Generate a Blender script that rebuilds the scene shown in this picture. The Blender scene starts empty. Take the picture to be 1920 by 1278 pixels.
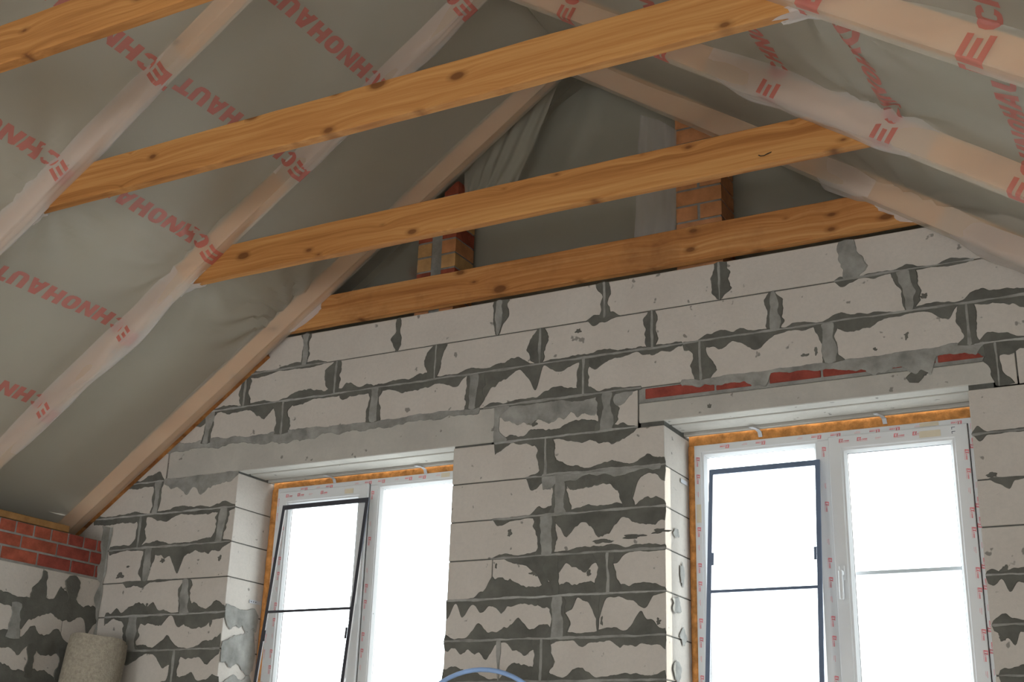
import bpy, bmesh, math, random
from mathutils import Vector, noise, Matrix

# ------------------------------------------------------------------ camera, world, lights
scene = bpy.context.scene
COL = scene.collection
W, H, F = 1920.0, 1278.0, 2347.04
YAW, PITCH, ROLL = math.radians(29.319), math.radians(19.696), math.radians(1.867)
CAM = Vector((0.0, -5.460, 1.6))
_f = Vector((-math.sin(YAW) * math.cos(PITCH), math.cos(YAW) * math.cos(PITCH), math.sin(PITCH)))
_r0 = Vector((math.cos(YAW), math.sin(YAW), 0))
_u0 = _r0.cross(_f)
_r = math.cos(ROLL) * _r0 + math.sin(ROLL) * _u0
_u = -math.sin(ROLL) * _r0 + math.cos(ROLL) * _u0

cam_d = bpy.data.cameras.new('camera')
cam_d.sensor_width = 36.0
cam_d.lens = F / W * 36.0
cam_d.clip_end = 200
cam = bpy.data.objects.new('camera', cam_d)
COL.objects.link(cam)
cam.matrix_world = Matrix(((_r.x, _u.x, -_f.x, CAM.x), (_r.y, _u.y, -_f.y, CAM.y),
                           (_r.z, _u.z, -_f.z, CAM.z), (0, 0, 0, 1)))
scene.camera = cam

world = bpy.data.worlds.new('sky')
scene.world = world
world.use_nodes = True
_bg = world.node_tree.nodes['Background']
_bg.inputs[0].default_value = (0.88, 0.95, 1.0, 1)
_bg.inputs[1].default_value = 5.4

sun_d = bpy.data.lights.new('sun', 'SUN')
sun_d.energy = 9.0
sun_d.angle = math.radians(0.6)
sun_d.color = (1.0, 0.93, 0.82)
sun = bpy.data.objects.new('sun', sun_d)
COL.objects.link(sun)
sun.rotation_euler = Vector((-0.40, -1.0, -0.34)).to_track_quat('-Z', 'Y').to_euler()
sun.location = (3, 8, 6)

def fill_light(name, loc, size, energy, direction, color=(1.0, 0.985, 0.955)):
    d = bpy.data.lights.new(name, 'AREA')
    d.shape = 'RECTANGLE'
    d.size, d.size_y = size
    d.energy = energy
    d.color = color
    o = bpy.data.objects.new(name, d)
    COL.objects.link(o)
    o.location = loc
    o.rotation_euler = Vector(direction).to_track_quat('-Z', 'Z').to_euler()
    return o
# area lamps added in the unseen rear and side openings, standing in for daylight
fill_light('daylight_fill_rear', (-3.9, -9.28, 1.45), (1.9, 2.3), 84, (0, 1, -1.3))
fill_light('daylight_fill_rear', (-0.4, -9.28, 1.45), (1.9, 2.3), 84, (0, 1, -1.3))
fill_light('daylight_fill_side', (1.48, -6.6, 1.35), (1.7, 1.6), 50, (-1, 0, -1.2))

vs = scene.view_settings
vs.view_transform = 'Standard'
vs.look = 'None'
vs.exposure = 0.0
vs.gamma = 1.0
vs.use_curve_mapping = False

# ------------------------------------------------------------------ pixel helpers
def ray(px, py):
    return _f + (px - W / 2) / F * _r - (py - H / 2) / F * _u
def bpY(px, py, Y=0.0):
    d = ray(px, py); return CAM + d * ((Y - CAM.y) / d.y)
def bpX(px, py, X):
    d = ray(px, py); return CAM + d * ((X - CAM.x) / d.x)
def pj(P):
    d = Vector(P) - CAM; k = d.dot(_f)
    return W / 2 + F * d.dot(_r) / k, H / 2 - F * d.dot(_u) / k
def x_on_wall(px, z, Y=0.0):
    py = 700.0
    for _ in range(6):
        P = bpY(px, py, Y)
        py = pj((P.x, Y, z))[1]
    return P.x
def z_on_wall(X, py, Y=0.0):
    px = pj((X, Y, 3.2))[0]
    for _ in range(6):
        P = bpY(px, py, Y)
        px = pj((X, Y, P.z))[0]
    return P.z

# ------------------------------------------------------------------ materials
def new_mat(name):
    m = bpy.data.materials.new(name)
    m.use_nodes = True
    nt = m.node_tree
    for n in list(nt.nodes):
        nt.nodes.remove(n)
    out = nt.nodes.new('ShaderNodeOutputMaterial')
    return m, nt, out
def N(nt, typ, **kw):
    n = nt.nodes.new(typ)
    for k, v in kw.items():
        if k in ('operation', 'blend_type', 'data_type', 'wave_type', 'bands_direction', 'feature', 'noise_dimensions', 'distribution'):
            setattr(n, k, v)
        else:
            n.inputs[k].default_value = v
    return n
def ramp(nt, fac, stops):
    n = nt.nodes.new('ShaderNodeValToRGB')
    e = n.color_ramp.elements
    e[0].position, e[0].color = stops[0][0], (*stops[0][1], 1)
    e[1].position, e[1].color = stops[-1][0], (*stops[-1][1], 1)
    for p, c in stops[1:-1]:
        q = e.new(p); q.color = (*c, 1)
    nt.links.new(fac, n.inputs[0])
    return n.outputs[0]
def coords(nt, scale=(1, 1, 1), rnd=True):
    tc = nt.nodes.new('ShaderNodeTexCoord')
    src = tc.outputs['Object']
    if rnd:
        oi = nt.nodes.new('ShaderNodeObjectInfo')
        mu = N(nt, 'ShaderNodeVectorMath', operation='MULTIPLY_ADD')
        cx = nt.nodes.new('ShaderNodeCombineXYZ')
        for i, k in enumerate((37.0, 53.0, 71.0)):
            q = N(nt, 'ShaderNodeMath', operation='MULTIPLY'); q.inputs[1].default_value = k
            nt.links.new(oi.outputs['Random'], q.inputs[0])
            nt.links.new(q.outputs[0], cx.inputs[i])
        ad = N(nt, 'ShaderNodeVectorMath', operation='ADD')
        nt.links.new(src, ad.inputs[0]); nt.links.new(cx.outputs[0], ad.inputs[1])
        src = ad.outputs[0]
    mp = nt.nodes.new('ShaderNodeMapping')
    mp.inputs['Scale'].default_value = scale
    nt.links.new(src, mp.inputs[0])
    return mp.outputs[0]
def noise_tex(nt, vec, scale, detail=4, rough=0.6):
    n = nt.nodes.new('ShaderNodeTexNoise')
    n.inputs['Scale'].default_value = scale
    n.inputs['Detail'].default_value = detail
    n.inputs['Roughness'].default_value = rough
    nt.links.new(vec, n.inputs['Vector'])
    return n.outputs['Fac']
def mixc(nt, fac, a, b, blend='MIX'):
    n = nt.nodes.new('ShaderNodeMix'); n.data_type = 'RGBA'; n.blend_type = blend
    def put(sock, v):
        if isinstance(v, tuple): sock.default_value = (*v, 1)
        else: nt.links.new(v, sock)
    if isinstance(fac, float): n.inputs[0].default_value = fac
    else: nt.links.new(fac, n.inputs[0])
    put(n.inputs[6], a); put(n.inputs[7], b)
    return n.outputs[2]
def bsdf(nt, out, color, rough=0.85, bump=None, bump_str=0.3, dist=0.004, spec=0.3):
    b = nt.nodes.new('ShaderNodeBsdfPrincipled')
    if isinstance(color, tuple): b.inputs['Base Color'].default_value = (*color, 1)
    else: nt.links.new(color, b.inputs['Base Color'])
    b.inputs['Roughness'].default_value = rough
    b.inputs['Specular IOR Level'].default_value = spec
    if bump is not None:
        bp = nt.nodes.new('ShaderNodeBump')
        bp.inputs['Strength'].default_value = bump_str
        bp.inputs['Distance'].default_value = dist
        nt.links.new(bump, bp.inputs['Height'])
        nt.links.new(bp.outputs[0], b.inputs['Normal'])
    nt.links.new(b.outputs[0], out.inputs[0])
    return b

def mat_block(name, base, tint):
    m, nt, out = new_mat(name)
    v = coords(nt)
    big = noise_tex(nt, v, 3.5, 3)
    fine = noise_tex(nt, v, 55, 5, 0.7)
    spots = noise_tex(nt, v, 20, 2, 0.5)
    c = mixc(nt, big, tuple(x * 0.86 for x in base), tint)
    c = mixc(nt, ramp(nt, fine, [(0.35, (0.86,) * 3), (0.6, (1,) * 3)]), (0.3, 0.3, 0.28), c)
    sp = ramp(nt, spots, [(0.70, (0, 0, 0)), (0.74, (0.75,) * 3)])
    c = mixc(nt, sp, c, (0.15, 0.145, 0.13))
    bsdf(nt, out, c, 0.95, fine, 0.35, 0.004, 0.1)
    return m
M_BLOCK = mat_block('aerated_concrete', (0.565, 0.51, 0.455), (0.60, 0.56, 0.51))
M_LINTEL = mat_block('lintel_concrete', (0.40, 0.378, 0.345), (0.57, 0.545, 0.49))

def mat_plain(name, base, var=0.25, scale=8.0, rough=0.9, bump=0.3, fscale=60, spec=0.2, dist=0.004):
    m, nt, out = new_mat(name)
    v = coords(nt)
    big = noise_tex(nt, v, scale, 4)
    fine = noise_tex(nt, v, fscale, 4)
    c = mixc(nt, ramp(nt, big, [(0.3, (0,) * 3), (0.7, (1,) * 3)]), tuple(x * (1 - var) for x in base), tuple(min(1, x * (1 + var)) for x in base))
    bsdf(nt, out, c, rough, fine, bump, dist, spec)
    return m
M_MORTAR = mat_plain('smeared_mortar_dark', (0.125, 0.123, 0.108), 0.22, 9.0, 0.9, 0.4)
M_MORTAR_L = mat_plain('dry_mortar_light', (0.33, 0.325, 0.305), 0.25, 14.0, 0.95, 0.5)
M_MORTAR_G = mat_plain('dry_mortar_grey', (0.27, 0.265, 0.245), 0.3, 10.0, 0.95, 0.5)
M_JOINT = mat_plain('joint_mortar', (0.10, 0.10, 0.09), 0.25, 12.0)
M_BRICK = mat_plain('red_brick', (0.33, 0.085, 0.050), 0.30, 14.0, 0.9, 0.5, 90)
M_BRICK_D = mat_plain('dark_red_brick', (0.27, 0.062, 0.045), 0.25, 14.0, 0.9, 0.5, 90)
M_BRICK_O = mat_plain('orange_brick', (0.52, 0.24, 0.11), 0.22, 10.0, 0.9, 0.5, 90)
M_BRICK_Y = mat_plain('ochre_brick', (0.54, 0.32, 0.14), 0.2, 10.0, 0.9, 0.5, 90)
M_SCREED = mat_plain('screed', (0.66, 0.62, 0.56), 0.10, 1.5)
M_PVC = mat_plain('white_pvc', (0.64, 0.65, 0.655), 0.03, 3.0, 0.35, 0.0, 60, 0.5)
M_DARK = mat_plain('dark_screen_profile', (0.05, 0.05, 0.06), 0.1, 5.0, 0.5, 0.0)
M_DARK_FLARE = mat_plain('flare_tinted_screen_profile', (0.13, 0.17, 0.25), 0.1, 5.0, 0.5, 0.0)  # blue lift of the window flare put into the frame colour
M_WPROF = mat_plain('pale_screen_profile', (0.45, 0.47, 0.5), 0.05, 5.0, 0.5, 0.0)
M_GASKET = mat_plain('black_gasket', (0.03, 0.03, 0.03), 0.1, 5.0, 0.6, 0.0)
M_FOAM = mat_plain('mounting_foam', (0.56, 0.25, 0.075), 0.35, 25.0, 0.9, 0.9, 45, 0.2, 0.01)
M_METAL = mat_plain('galvanised_steel', (0.5, 0.52, 0.55), 0.1, 20.0, 0.4, 0.1)
M_TAPE = mat_plain('masking_tape', (0.62, 0.55, 0.42), 0.08, 10.0, 0.7, 0.1)
M_INK = mat_plain('red_print', (0.70, 0.18, 0.20), 0.15, 30.0, 0.6, 0.0)
M_PENCIL = mat_plain('pencil_mark', (0.08, 0.10, 0.12), 0.1, 30.0, 0.6, 0.0)
M_FELT = mat_plain('grey_felt', (0.40, 0.36, 0.29), 0.2, 60.0, 1.0, 1.0, 120, 0.05, 0.01)
M_PIPE = mat_plain('blue_plastic_pipe', (0.30, 0.46, 0.78), 0.1, 10.0, 0.35, 0.0, 60, 0.5)
M_UNDER = mat_plain('roof_underlay', (0.35, 0.325, 0.265), 0.15, 2.0)
M_PLATE = mat_plain('timber_plate', (0.30, 0.16, 0.06), 0.25, 12.0)

def mat_wood(name, dark, mid, light, axis='X', knots=0.085, kscale=1.0, weather=0.0):
    m, nt, out = new_mat(name)
    v0 = coords(nt)
    tc = nt.nodes.new('ShaderNodeMapping')
    sc = {'X': (0.16, 5.0, 7.0), 'S': (0.7, 6.0, 6.0)}[axis]
    tc.inputs['Scale'].default_value = sc
    nt.links.new(v0, tc.inputs[0])
    # knots : sparse voronoi cells stretched along the grain
    mk = nt.nodes.new('ShaderNodeMapping')
    mk.inputs['Scale'].default_value = (3.0 * kscale, 1.0, 6.0 * kscale)
    nt.links.new(v0, mk.inputs[0])
    wob = noise_tex(nt, v0, 9, 2)
    vo = nt.nodes.new('ShaderNodeTexVoronoi'); vo.voronoi_dimensions = '2D'
    vo.inputs['Scale'].default_value = 1.0
    sx = nt.nodes.new('ShaderNodeSeparateXYZ'); nt.links.new(mk.outputs[0], sx.inputs[0])
    cx = nt.nodes.new('ShaderNodeCombineXYZ'); nt.links.new(sx.outputs[0], cx.inputs[0]); nt.links.new(sx.outputs[2], cx.inputs[1])
    nt.links.new(cx.outputs[0], vo.inputs['Vector'])
    dist = vo.outputs['Distance']
    # grain is bent around the knots; only some cells carry a knot
    bend = N(nt, 'ShaderNodeMath', operation='POWER'); bend.inputs[0].default_value = 0.01
    nt.links.new(dist, bend.inputs[1])
    b2 = N(nt, 'ShaderNodeMath', operation='MULTIPLY'); b2.inputs[1].default_value = 0.22
    nt.links.new(bend.outputs[0], b2.inputs[0])
    cy = nt.nodes.new('ShaderNodeCombineXYZ')
    nt.links.new(b2.outputs[0], cy.inputs[2])
    ad = N(nt, 'ShaderNodeVectorMath', operation='ADD')
    nt.links.new(tc.outputs[0], ad.inputs[0]); nt.links.new(cy.outputs[0], ad.inputs[1])
    sc3 = nt.nodes.new('ShaderNodeSeparateColor'); nt.links.new(vo.outputs['Color'], sc3.inputs[0])
    gate = N(nt, 'ShaderNodeMath', operation='MULTIPLY_ADD'); gate.inputs[1].default_value = 0.16; gate.inputs[2].default_value = -0.05
    nt.links.new(sc3.outputs[0], gate.inputs[0])
    dk = N(nt, 'ShaderNodeMath', operation='ADD')
    nt.links.new(dist, dk.inputs[0]); nt.links.new(gate.outputs[0], dk.inputs[1])
    dist = dk.outputs[0]
    g1 = noise_tex(nt, ad.outputs[0], 2.2, 3, 0.55)
    g2 = noise_tex(nt, ad.outputs[0], 9.0, 4, 0.65)
    gm = N(nt, 'ShaderNodeMath', operation='MULTIPLY_ADD'); gm.inputs[1].default_value = 0.45
    nt.links.new(g2, gm.inputs[0])
    h = N(nt, 'ShaderNodeMath', operation='MULTIPLY'); h.inputs[1].default_value = 0.6
    nt.links.new(g1, h.inputs[0]); nt.links.new(h.outputs[0], gm.inputs[2])
    c = ramp(nt, gm.outputs[0], [(0.38, dark), (0.52, mid), (0.68, light)])
    kd = N(nt, 'ShaderNodeMath', operation='MULTIPLY_ADD'); kd.inputs[1].default_value = 0.06
    nt.links.new(wob, kd.inputs[0]); nt.links.new(dist, kd.inputs[2])
    kf = ramp(nt, kd.outputs[0], [(knots, (0.85,) * 3), (knots + 0.035, (0.35,) * 3), (knots + 0.10, (0, 0, 0))])
    c = mixc(nt, kf, c, (0.13, 0.045, 0.012))
    if weather:
        wn = noise_tex(nt, v0, 2.4, 5, 0.7)
        c = mixc(nt, ramp(nt, wn, [(0.48, (0,) * 3), (0.72, (weather,) * 3)]), c, (0.18, 0.07, 0.025))
    bsdf(nt, out, c, 0.7, g2, 0.15, 0.002, 0.25)
    return m
M_TIE = mat_wood('pine_tie', (0.29, 0.112, 0.028), (0.455, 0.20, 0.058), (0.585, 0.30, 0.10))
M_TIE_W = mat_wood('pine_tie_reddish', (0.27, 0.10, 0.028), (0.44, 0.185, 0.055), (0.58, 0.30, 0.11), weather=0.55)
M_RAFTER = mat_wood('pine_rafter', (0.55, 0.26, 0.11), (0.74, 0.40, 0.20), (0.82, 0.50, 0.28), axis='S', knots=0.05)

def mat_film(name, alpha, col, transl=0.25):
    m, nt, out = new_mat(name)
    v = coords(nt, rnd=False)
    fine = noise_tex(nt, v, 160, 3)
    cloud = noise_tex(nt, v, 2.0, 3)
    c = mixc(nt, cloud, tuple(x * 0.93 for x in col), tuple(min(1, x * 1.05) for x in col))
    d = nt.nodes.new('ShaderNodeBsdfDiffuse'); nt.links.new(c, d.inputs[0])
    bp = nt.nodes.new('ShaderNodeBump'); bp.inputs['Strength'].default_value = 0.12; bp.inputs['Distance'].default_value = 0.002
    nt.links.new(fine, bp.inputs['Height']); nt.links.new(bp.outputs[0], d.inputs['Normal'])
    t = nt.nodes.new('ShaderNodeBsdfTranslucent'); nt.links.new(c, t.inputs[0])
    mx = nt.nodes.new('ShaderNodeMixShader'); mx.inputs[0].default_value = transl
    nt.links.new(d.outputs[0], mx.inputs[1]); nt.links.new(t.outputs[0], mx.inputs[2])
    g = nt.nodes.new('ShaderNodeBsdfGlossy'); g.inputs['Roughness'].default_value = 0.45
    mg = nt.nodes.new('ShaderNodeMixShader'); mg.inputs[0].default_value = 0.05
    nt.links.new(mx.outputs[0], mg.inputs[1]); nt.links.new(g.outputs[0], mg.inputs[2])
    tr = nt.nodes.new('ShaderNodeBsdfTransparent')
    m2 = nt.nodes.new('ShaderNodeMixShader'); m2.inputs[0].default_value = alpha
    nt.links.new(tr.outputs[0], m2.inputs[1]); nt.links.new(mg.outputs[0], m2.inputs[2])
    nt.links.new(m2.outputs[0], out.inputs[0])
    return m
M_FILM = mat_film('vapour_film', 0.43, (0.76, 0.70, 0.595))
M_FILM_T = mat_film('vapour_film_loose', 0.42, (0.80, 0.76, 0.73), 0.35)
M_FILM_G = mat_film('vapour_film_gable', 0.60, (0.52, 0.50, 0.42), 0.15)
M_FILM_INK = mat_film('film_red_ink', 0.62, (0.66, 0.17, 0.14), 0.2)
M_FILM_D = mat_film('vapour_film_doubled', 0.72, (0.80, 0.76, 0.73), 0.35)

m, nt, out = new_mat('window_glass')
_t = nt.nodes.new('ShaderNodeBsdfTransparent'); _t.inputs[0].default_value = (0.97, 0.985, 0.98, 1)
_g = nt.nodes.new('ShaderNodeBsdfGlossy'); _g.inputs['Roughness'].default_value = 0.02
_x = nt.nodes.new('ShaderNodeMixShader'); _x.inputs[0].default_value = 0.05
nt.links.new(_t.outputs[0], _x.inputs[1]); nt.links.new(_g.outputs[0], _x.inputs[2]); nt.links.new(_x.outputs[0], out.inputs[0])
M_GLASS = m
m, nt, out = new_mat('insect_mesh')
_t = nt.nodes.new('ShaderNodeBsdfTransparent')
_g = nt.nodes.new('ShaderNodeBsdfDiffuse'); _g.inputs[0].default_value = (0.25, 0.25, 0.25, 1)
_x = nt.nodes.new('ShaderNodeMixShader'); _x.inputs[0].default_value = 0.10
nt.links.new(_t.outputs[0], _x.inputs[1]); nt.links.new(_g.outputs[0], _x.inputs[2]); nt.links.new(_x.outputs[0], out.inputs[0])
M_MESH = m

# ------------------------------------------------------------------ object helpers
ORG = {}
def link(o, origin, parent=None):
    COL.objects.link(o)
    ORG[o.name] = Vector(origin)
    if parent is not None:
        o.parent = parent
        o.location = Vector(origin) - ORG[parent.name]
    else:
        o.location = origin
    return o
def mk(name, verts, faces, mat, parent=None, smooth=False, origin=None):
    """one mesh object from world-space vertices"""
    vs_ = [Vector(v) for v in verts]
    if origin is None:
        lo = Vector((min(v.x for v in vs_), min(v.y for v in vs_), min(v.z for v in vs_)))
        hi = Vector((max(v.x for v in vs_), max(v.y for v in vs_), max(v.z for v in vs_)))
        origin = Vector(((lo.x + hi.x) / 2, (lo.y + hi.y) / 2, lo.z))
    me = bpy.data.meshes.new(name)
    me.from_pydata([tuple(v - Vector(origin)) for v in vs_], [], faces)
    me.validate()
    me.update()
    if smooth:
        for p in me.polygons: p.use_smooth = True
    me.materials.append(mat)
    return link(bpy.data.objects.new(name, me), origin, parent)
def empty(name, loc, parent=None):
    return link(bpy.data.objects.new(name, None), Vector(loc), parent)
def tag(o, label=None, cat=None, group=None, kind=None):
    if label: o['label'] = label
    if cat: o['category'] = cat
    if group: o['group'] = group
    if kind: o['kind'] = kind
    return o
def structure(o, label=None): return tag(o, label, None, None, 'structure')

class MB:
    def __init__(s): s.v = []; s.f = []
    def add(s, vv, ff):
        b = len(s.v); s.v += [tuple(x) for x in vv]; s.f += [tuple(i + b for i in q) for q in ff]; return s
    def box(s, x0, x1, y0, y1, z0, z1, c=0.0):
        if c <= 0:
            vv = [(x, y, z) for x in (x0, x1) for y in (y0, y1) for z in (z0, z1)]
            return s.add(vv, [(0, 1, 3, 2), (4, 6, 7, 5), (0, 4, 5, 1), (2, 3, 7, 6), (0, 2, 6, 4), (1, 5, 7, 3)])
        # chamfered box, 24 vertices
        vv = []; idx = {}
        X = (x0, x1); Y = (y0, y1); Z = (z0, z1)
        for i in (0, 1):
            for j in (0, 1):
                for k in (0, 1):
                    sx = 1 if i == 0 else -1; sy = 1 if j == 0 else -1; sz = 1 if k == 0 else -1
                    idx[(i, j, k, 0)] = len(vv); vv.append((X[i], Y[j] + sy * c, Z[k] + sz * c))
                    idx[(i, j, k, 1)] = len(vv); vv.append((X[i] + sx * c, Y[j], Z[k] + sz * c))
                    idx[(i, j, k, 2)] = len(vv); vv.append((X[i] + sx * c, Y[j] + sy * c, Z[k]))
        ff = []
        g = lambda i, j, k, a: idx[(i, j, k, a)]
        ff += [(g(0,0,0,0), g(0,0,1,0), g(0,1,1,0), g(0,1,0,0)), (g(1,0,0,0), g(1,1,0,0), g(1,1,1,0), g(1,0,1,0))]
        ff += [(g(0,0,0,1), g(1,0,0,1), g(1,0,1,1), g(0,0,1,1)), (g(0,1,0,1), g(0,1,1,1), g(1,1,1,1), g(1,1,0,1))]
        ff += [(g(0,0,0,2), g(0,1,0,2), g(1,1,0,2), g(1,0,0,2)), (g(0,0,1,2), g(1,0,1,2), g(1,1,1,2), g(0,1,1,2))]
        for a in (0, 1):
            for b in (0, 1):
                ff.append((g(a,b,0,0), g(a,b,0,1), g(a,b,1,1), g(a,b,1,0)))
                ff.append((g(a,0,b,0), g(a,0,b,2), g(a,1,b,2), g(a,1,b,0)))
                ff.append((g(0,a,b,1), g(0,a,b,2), g(1,a,b,2), g(1,a,b,1)))
        for i in (0, 1):
            for j in (0, 1):
                for k in (0, 1):
                    ff.append((g(i,j,k,0), g(i,j,k,1), g(i,j,k,2)))
        return s.add(vv, ff)
    def prism_y(s, poly, y0, y1):
        """polygon in XZ swept along Y"""
        n = len(poly)
        vv = [(x, y0, z) for x, z in poly] + [(x, y1, z) for x, z in poly]
        ff = [tuple(range(n)), tuple(range(2 * n - 1, n - 1, -1))]
        ff += [(i, i + n, (i + 1) % n + n, (i + 1) % n) for i in range(n)]
        return s.add(vv, ff)
    def tube(s, pts, rad, seg=10):
        rings = []
        for i, p in enumerate(pts):
            p = Vector(p)
            t = (Vector(pts[min(i + 1, len(pts) - 1)]) - Vector(pts[max(i - 1, 0)])).normalized()
            a = t.cross(Vector((0, 1, 0.01))).normalized(); b = t.cross(a)
            rings.append([p + rad * (math.cos(2 * math.pi * k / seg) * a + math.sin(2 * math.pi * k / seg) * b) for k in range(seg)])
        vv = [v for r_ in rings for v in r_]; ff = []
        for i in range(len(pts) - 1):
            for k in range(seg):
                ff.append((i * seg + k, i * seg + (k + 1) % seg, (i + 1) * seg + (k + 1) % seg, (i + 1) * seg + k))
        ff += [tuple(range(seg)), tuple(range((len(pts) - 1) * seg, len(pts) * seg))]
        return s.add(vv, ff)
    def build(s, name, mat, parent=None, smooth=False, origin=None):
        o = mk(name, s.v, s.f, mat, parent, smooth, origin)
        bm = bmesh.new(); bm.from_mesh(o.data)
        bmesh.ops.recalc_face_normals(bm, faces=bm.faces); bm.to_mesh(o.data); bm.free()
        return o
def clip_poly(poly, a, b, c):
    """keep a*x+b*z<=c"""
    out = []
    for i in range(len(poly)):
        p, q = poly[i], poly[(i + 1) % len(poly)]
        dp, dq = a * p[0] + b * p[1] - c, a * q[0] + b * q[1] - c
        if dp <= 0: out.append(p)
        if dp * dq < 0:
            t = dp / (dp - dq); out.append((p[0] + t * (q[0] - p[0]), p[1] + t * (q[1] - p[1])))
    return out
def fbm(x, y, s=1.0, o=3):
    v = 0; a = 1
    for i in range(o):
        v += a * noise.noise((x * s, y * s, 3.7 + i * 11.3)); s *= 2.1; a *= 0.5
    return v
rng = random.Random(7)

# ------------------------------------------------------------------ roof geometry
SL = 0.705
CS = 1 / math.sqrt(1 + SL * SL); SN = SL * CS
XM, XL0, XR0, Z0 = -2.74, -4.55, -0.93, 4.093
XW = -5.84                       # face of the low side wall
XRW = 1.40                       # face of the opposite side wall
YB = -9.2                        # wall behind the camera
def RP(side, Y, s, n):
    """point of the roof: s up the slope from tie level, n towards the room from the rafter underside"""
    x = s * CS + n * SN; z = s * SN - n * CS
    return Vector((XL0 + x if side < 0 else XR0 - x, Y, Z0 + z))
def s_ridge(n): return (1.81 - n * SN) / CS
S_EAVE = {-1: -1.97, 1: -2.78}
RAFT = [(-0.105, -0.055), (-0.94, -0.89), (-1.945, -1.895), (-2.91, -2.86)]

# ================================================================== SETTING
WT = 0.36   # gable wall thickness
JZ = lambda k: 3.888 - 0.2 * (k - 1)
W1 = (-4.859, -3.400, 1.85, 3.297)
W2 = (-2.204, -0.800, 1.85, 3.309)
LINT1 = (-5.43, -3.152, 3.297, 3.488)
LINT2 = (-2.342, -0.680, 3.309, 3.412)

floor = structure(MB().box(-6.3, 2.0, -9.6, 0.5, -0.2, 0.0).build('floor', M_SCREED), 'pale cement screed floor')

# --- gable wall core (mortar), 5 mm behind the block faces
mb = MB(); g = 0.006
def corebox(x0, x1, z0, z1): mb.box(x0, x1, g, WT - g, z0, z1)
corebox(-6.14, W1[0] - g, -0.2, 3.06)
corebox(W1[1] + g, W2[0] - g, -0.2, 3.325)
corebox(W2[1] + g, XRW + 0.3, -0.2, 2.45)
corebox(W1[0] - g, W1[1] + g, -0.2, W1[2] - g)
corebox(W2[0] - g, W2[1] + g, -0.2, W2[2] - g)
mb.prism_y([(-5.50, 3.06), (W1[0] - g, 3.06), (W1[0] - g, 3.325), (-5.50, 3.325)], g, WT - g)
mb.prism_y([(W2[1] + g, 2.45), (0.6, 2.45), (0.2, 3.325), (W2[1] + g, 3.325)], g, WT - g)
mb.prism_y([(-5.36, 3.39), (-0.22, 3.39), (-0.95, 4.082), (-4.65, 4.082)], g, WT - g)
mb.box(-3.17, -2.33, g, WT - g, 3.27, 3.40)
mb.box(-5.44, -5.36, g, WT - g, 3.28, 3.40)
mb.box(-0.69, -0.22, g, WT - g, 3.28, 3.40)
wall_back = structure(mb.build('wall_back', M_JOINT, origin=(-2.8, 0, 0)), 'gable wall of pale aerated concrete blocks with two windows')

BC = 0.0025
def wall_block(parent, x0, x1, z0, z1, y0=0.0, y1=WT, mat=None, name='block', gap=0.003):
    x0 += gap; x1 -= gap; z0 += gap; z1 -= gap
    poly = [(x0, z0), (x1, z0), (x1, z1), (x0, z1)]
    # left slope: z - SL*x <= k ; right slope: z + SL*x <= k   (underside of the roof underlay)
    k = 0.20 / CS
    p2 = clip_poly(poly, -SL, 1, Z0 - SL * XL0 + k)
    p2 = clip_poly(p2, SL, 1, Z0 + SL * XR0 + k)
    if len(p2) < 3: return None
    jit = rng.uniform(-0.0015, 0.0015)
    if len(p2) == 4 and p2 == poly:
        return MB().box(x0, x1, y0 + jit, y1, z0, z1, BC).build(name, mat or M_BLOCK, parent)
    return MB().prism_y(p2, y0 + jit, y1).build(name, mat or M_BLOCK, parent)

ROWS = {   # block row -> vertical joints in X (m), read off the photograph's pixels
 0: [573, 743, 935, 1133, 1349, 1588],
 1: [460, 630, 817, 1013, 1223, 1453, 1703],
 2: [390, 530, 700, 886, 1093, 1313, 1553, 1817],
 3: [1133],
 4: [297, 1023],
 5: [260, 413, 1050, 1173],
 6: [275, 1023],
 7: [343, 922, 1140],
 8: [247, 1043],
 9: [323, 935, 1013],
 10: [280, 1060],
}
RX = {k: [x_on_wall(px, 4.088 - 0.2 * k - 0.1) for px in v] for k, v in ROWS.items()}
RX[3] = [-5.43] + [-3.152] + RX[3] + [-2.342, -0.645, -0.2]
def row_spans(k):
    z1 = 4.088 - 0.2 * k; z0 = z1 - 0.2
    xs = list(RX.get(k, []))
    if k <= 2:
        a = xs[0] - 0.63; b = xs[-1] + 0.63
        xs = [a - 0.63, a] + xs + [b, b + 0.63, b + 1.26]
        return [(xs[i], xs[i + 1], z0, z1) for i in range(len(xs) - 1)]
    out = []
    if k == 3:
        e = [XW - 0.25, -5.43]; out.append((e[0], e[1], z0, z1))
        j = RX[3][2]
        out += [(-3.152, j, z0, z1), (j, -2.342, z0, z1), (-0.680, -0.59, z0, z1), (-0.59, 0.03, z0, z1)]
        return out
    bounds = [(XW - 0.3, W1[0])], [(W1[1], W2[0])], [(W2[1], XRW + 0.3)]
    for (lo, hi), in bounds:
        js = [x for x in xs if lo + 0.02 < x < hi - 0.02]
        if lo == W2[1]:
            j0 = lo + (0.42 if k % 2 else 0.74)
            while j0 < hi: js.append(j0); j0 += 0.63
        e = [lo] + sorted(js) + [hi]
        out += [(e[i], e[i + 1], z0, z1) for i in range(len(e) - 1)]
    return out
for k in range(0, 11):
    for (a, b, z0, z1) in row_spans(k):
        if b - a > 0.02: wall_block(wall_back, a, b, z0, z1)
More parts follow.
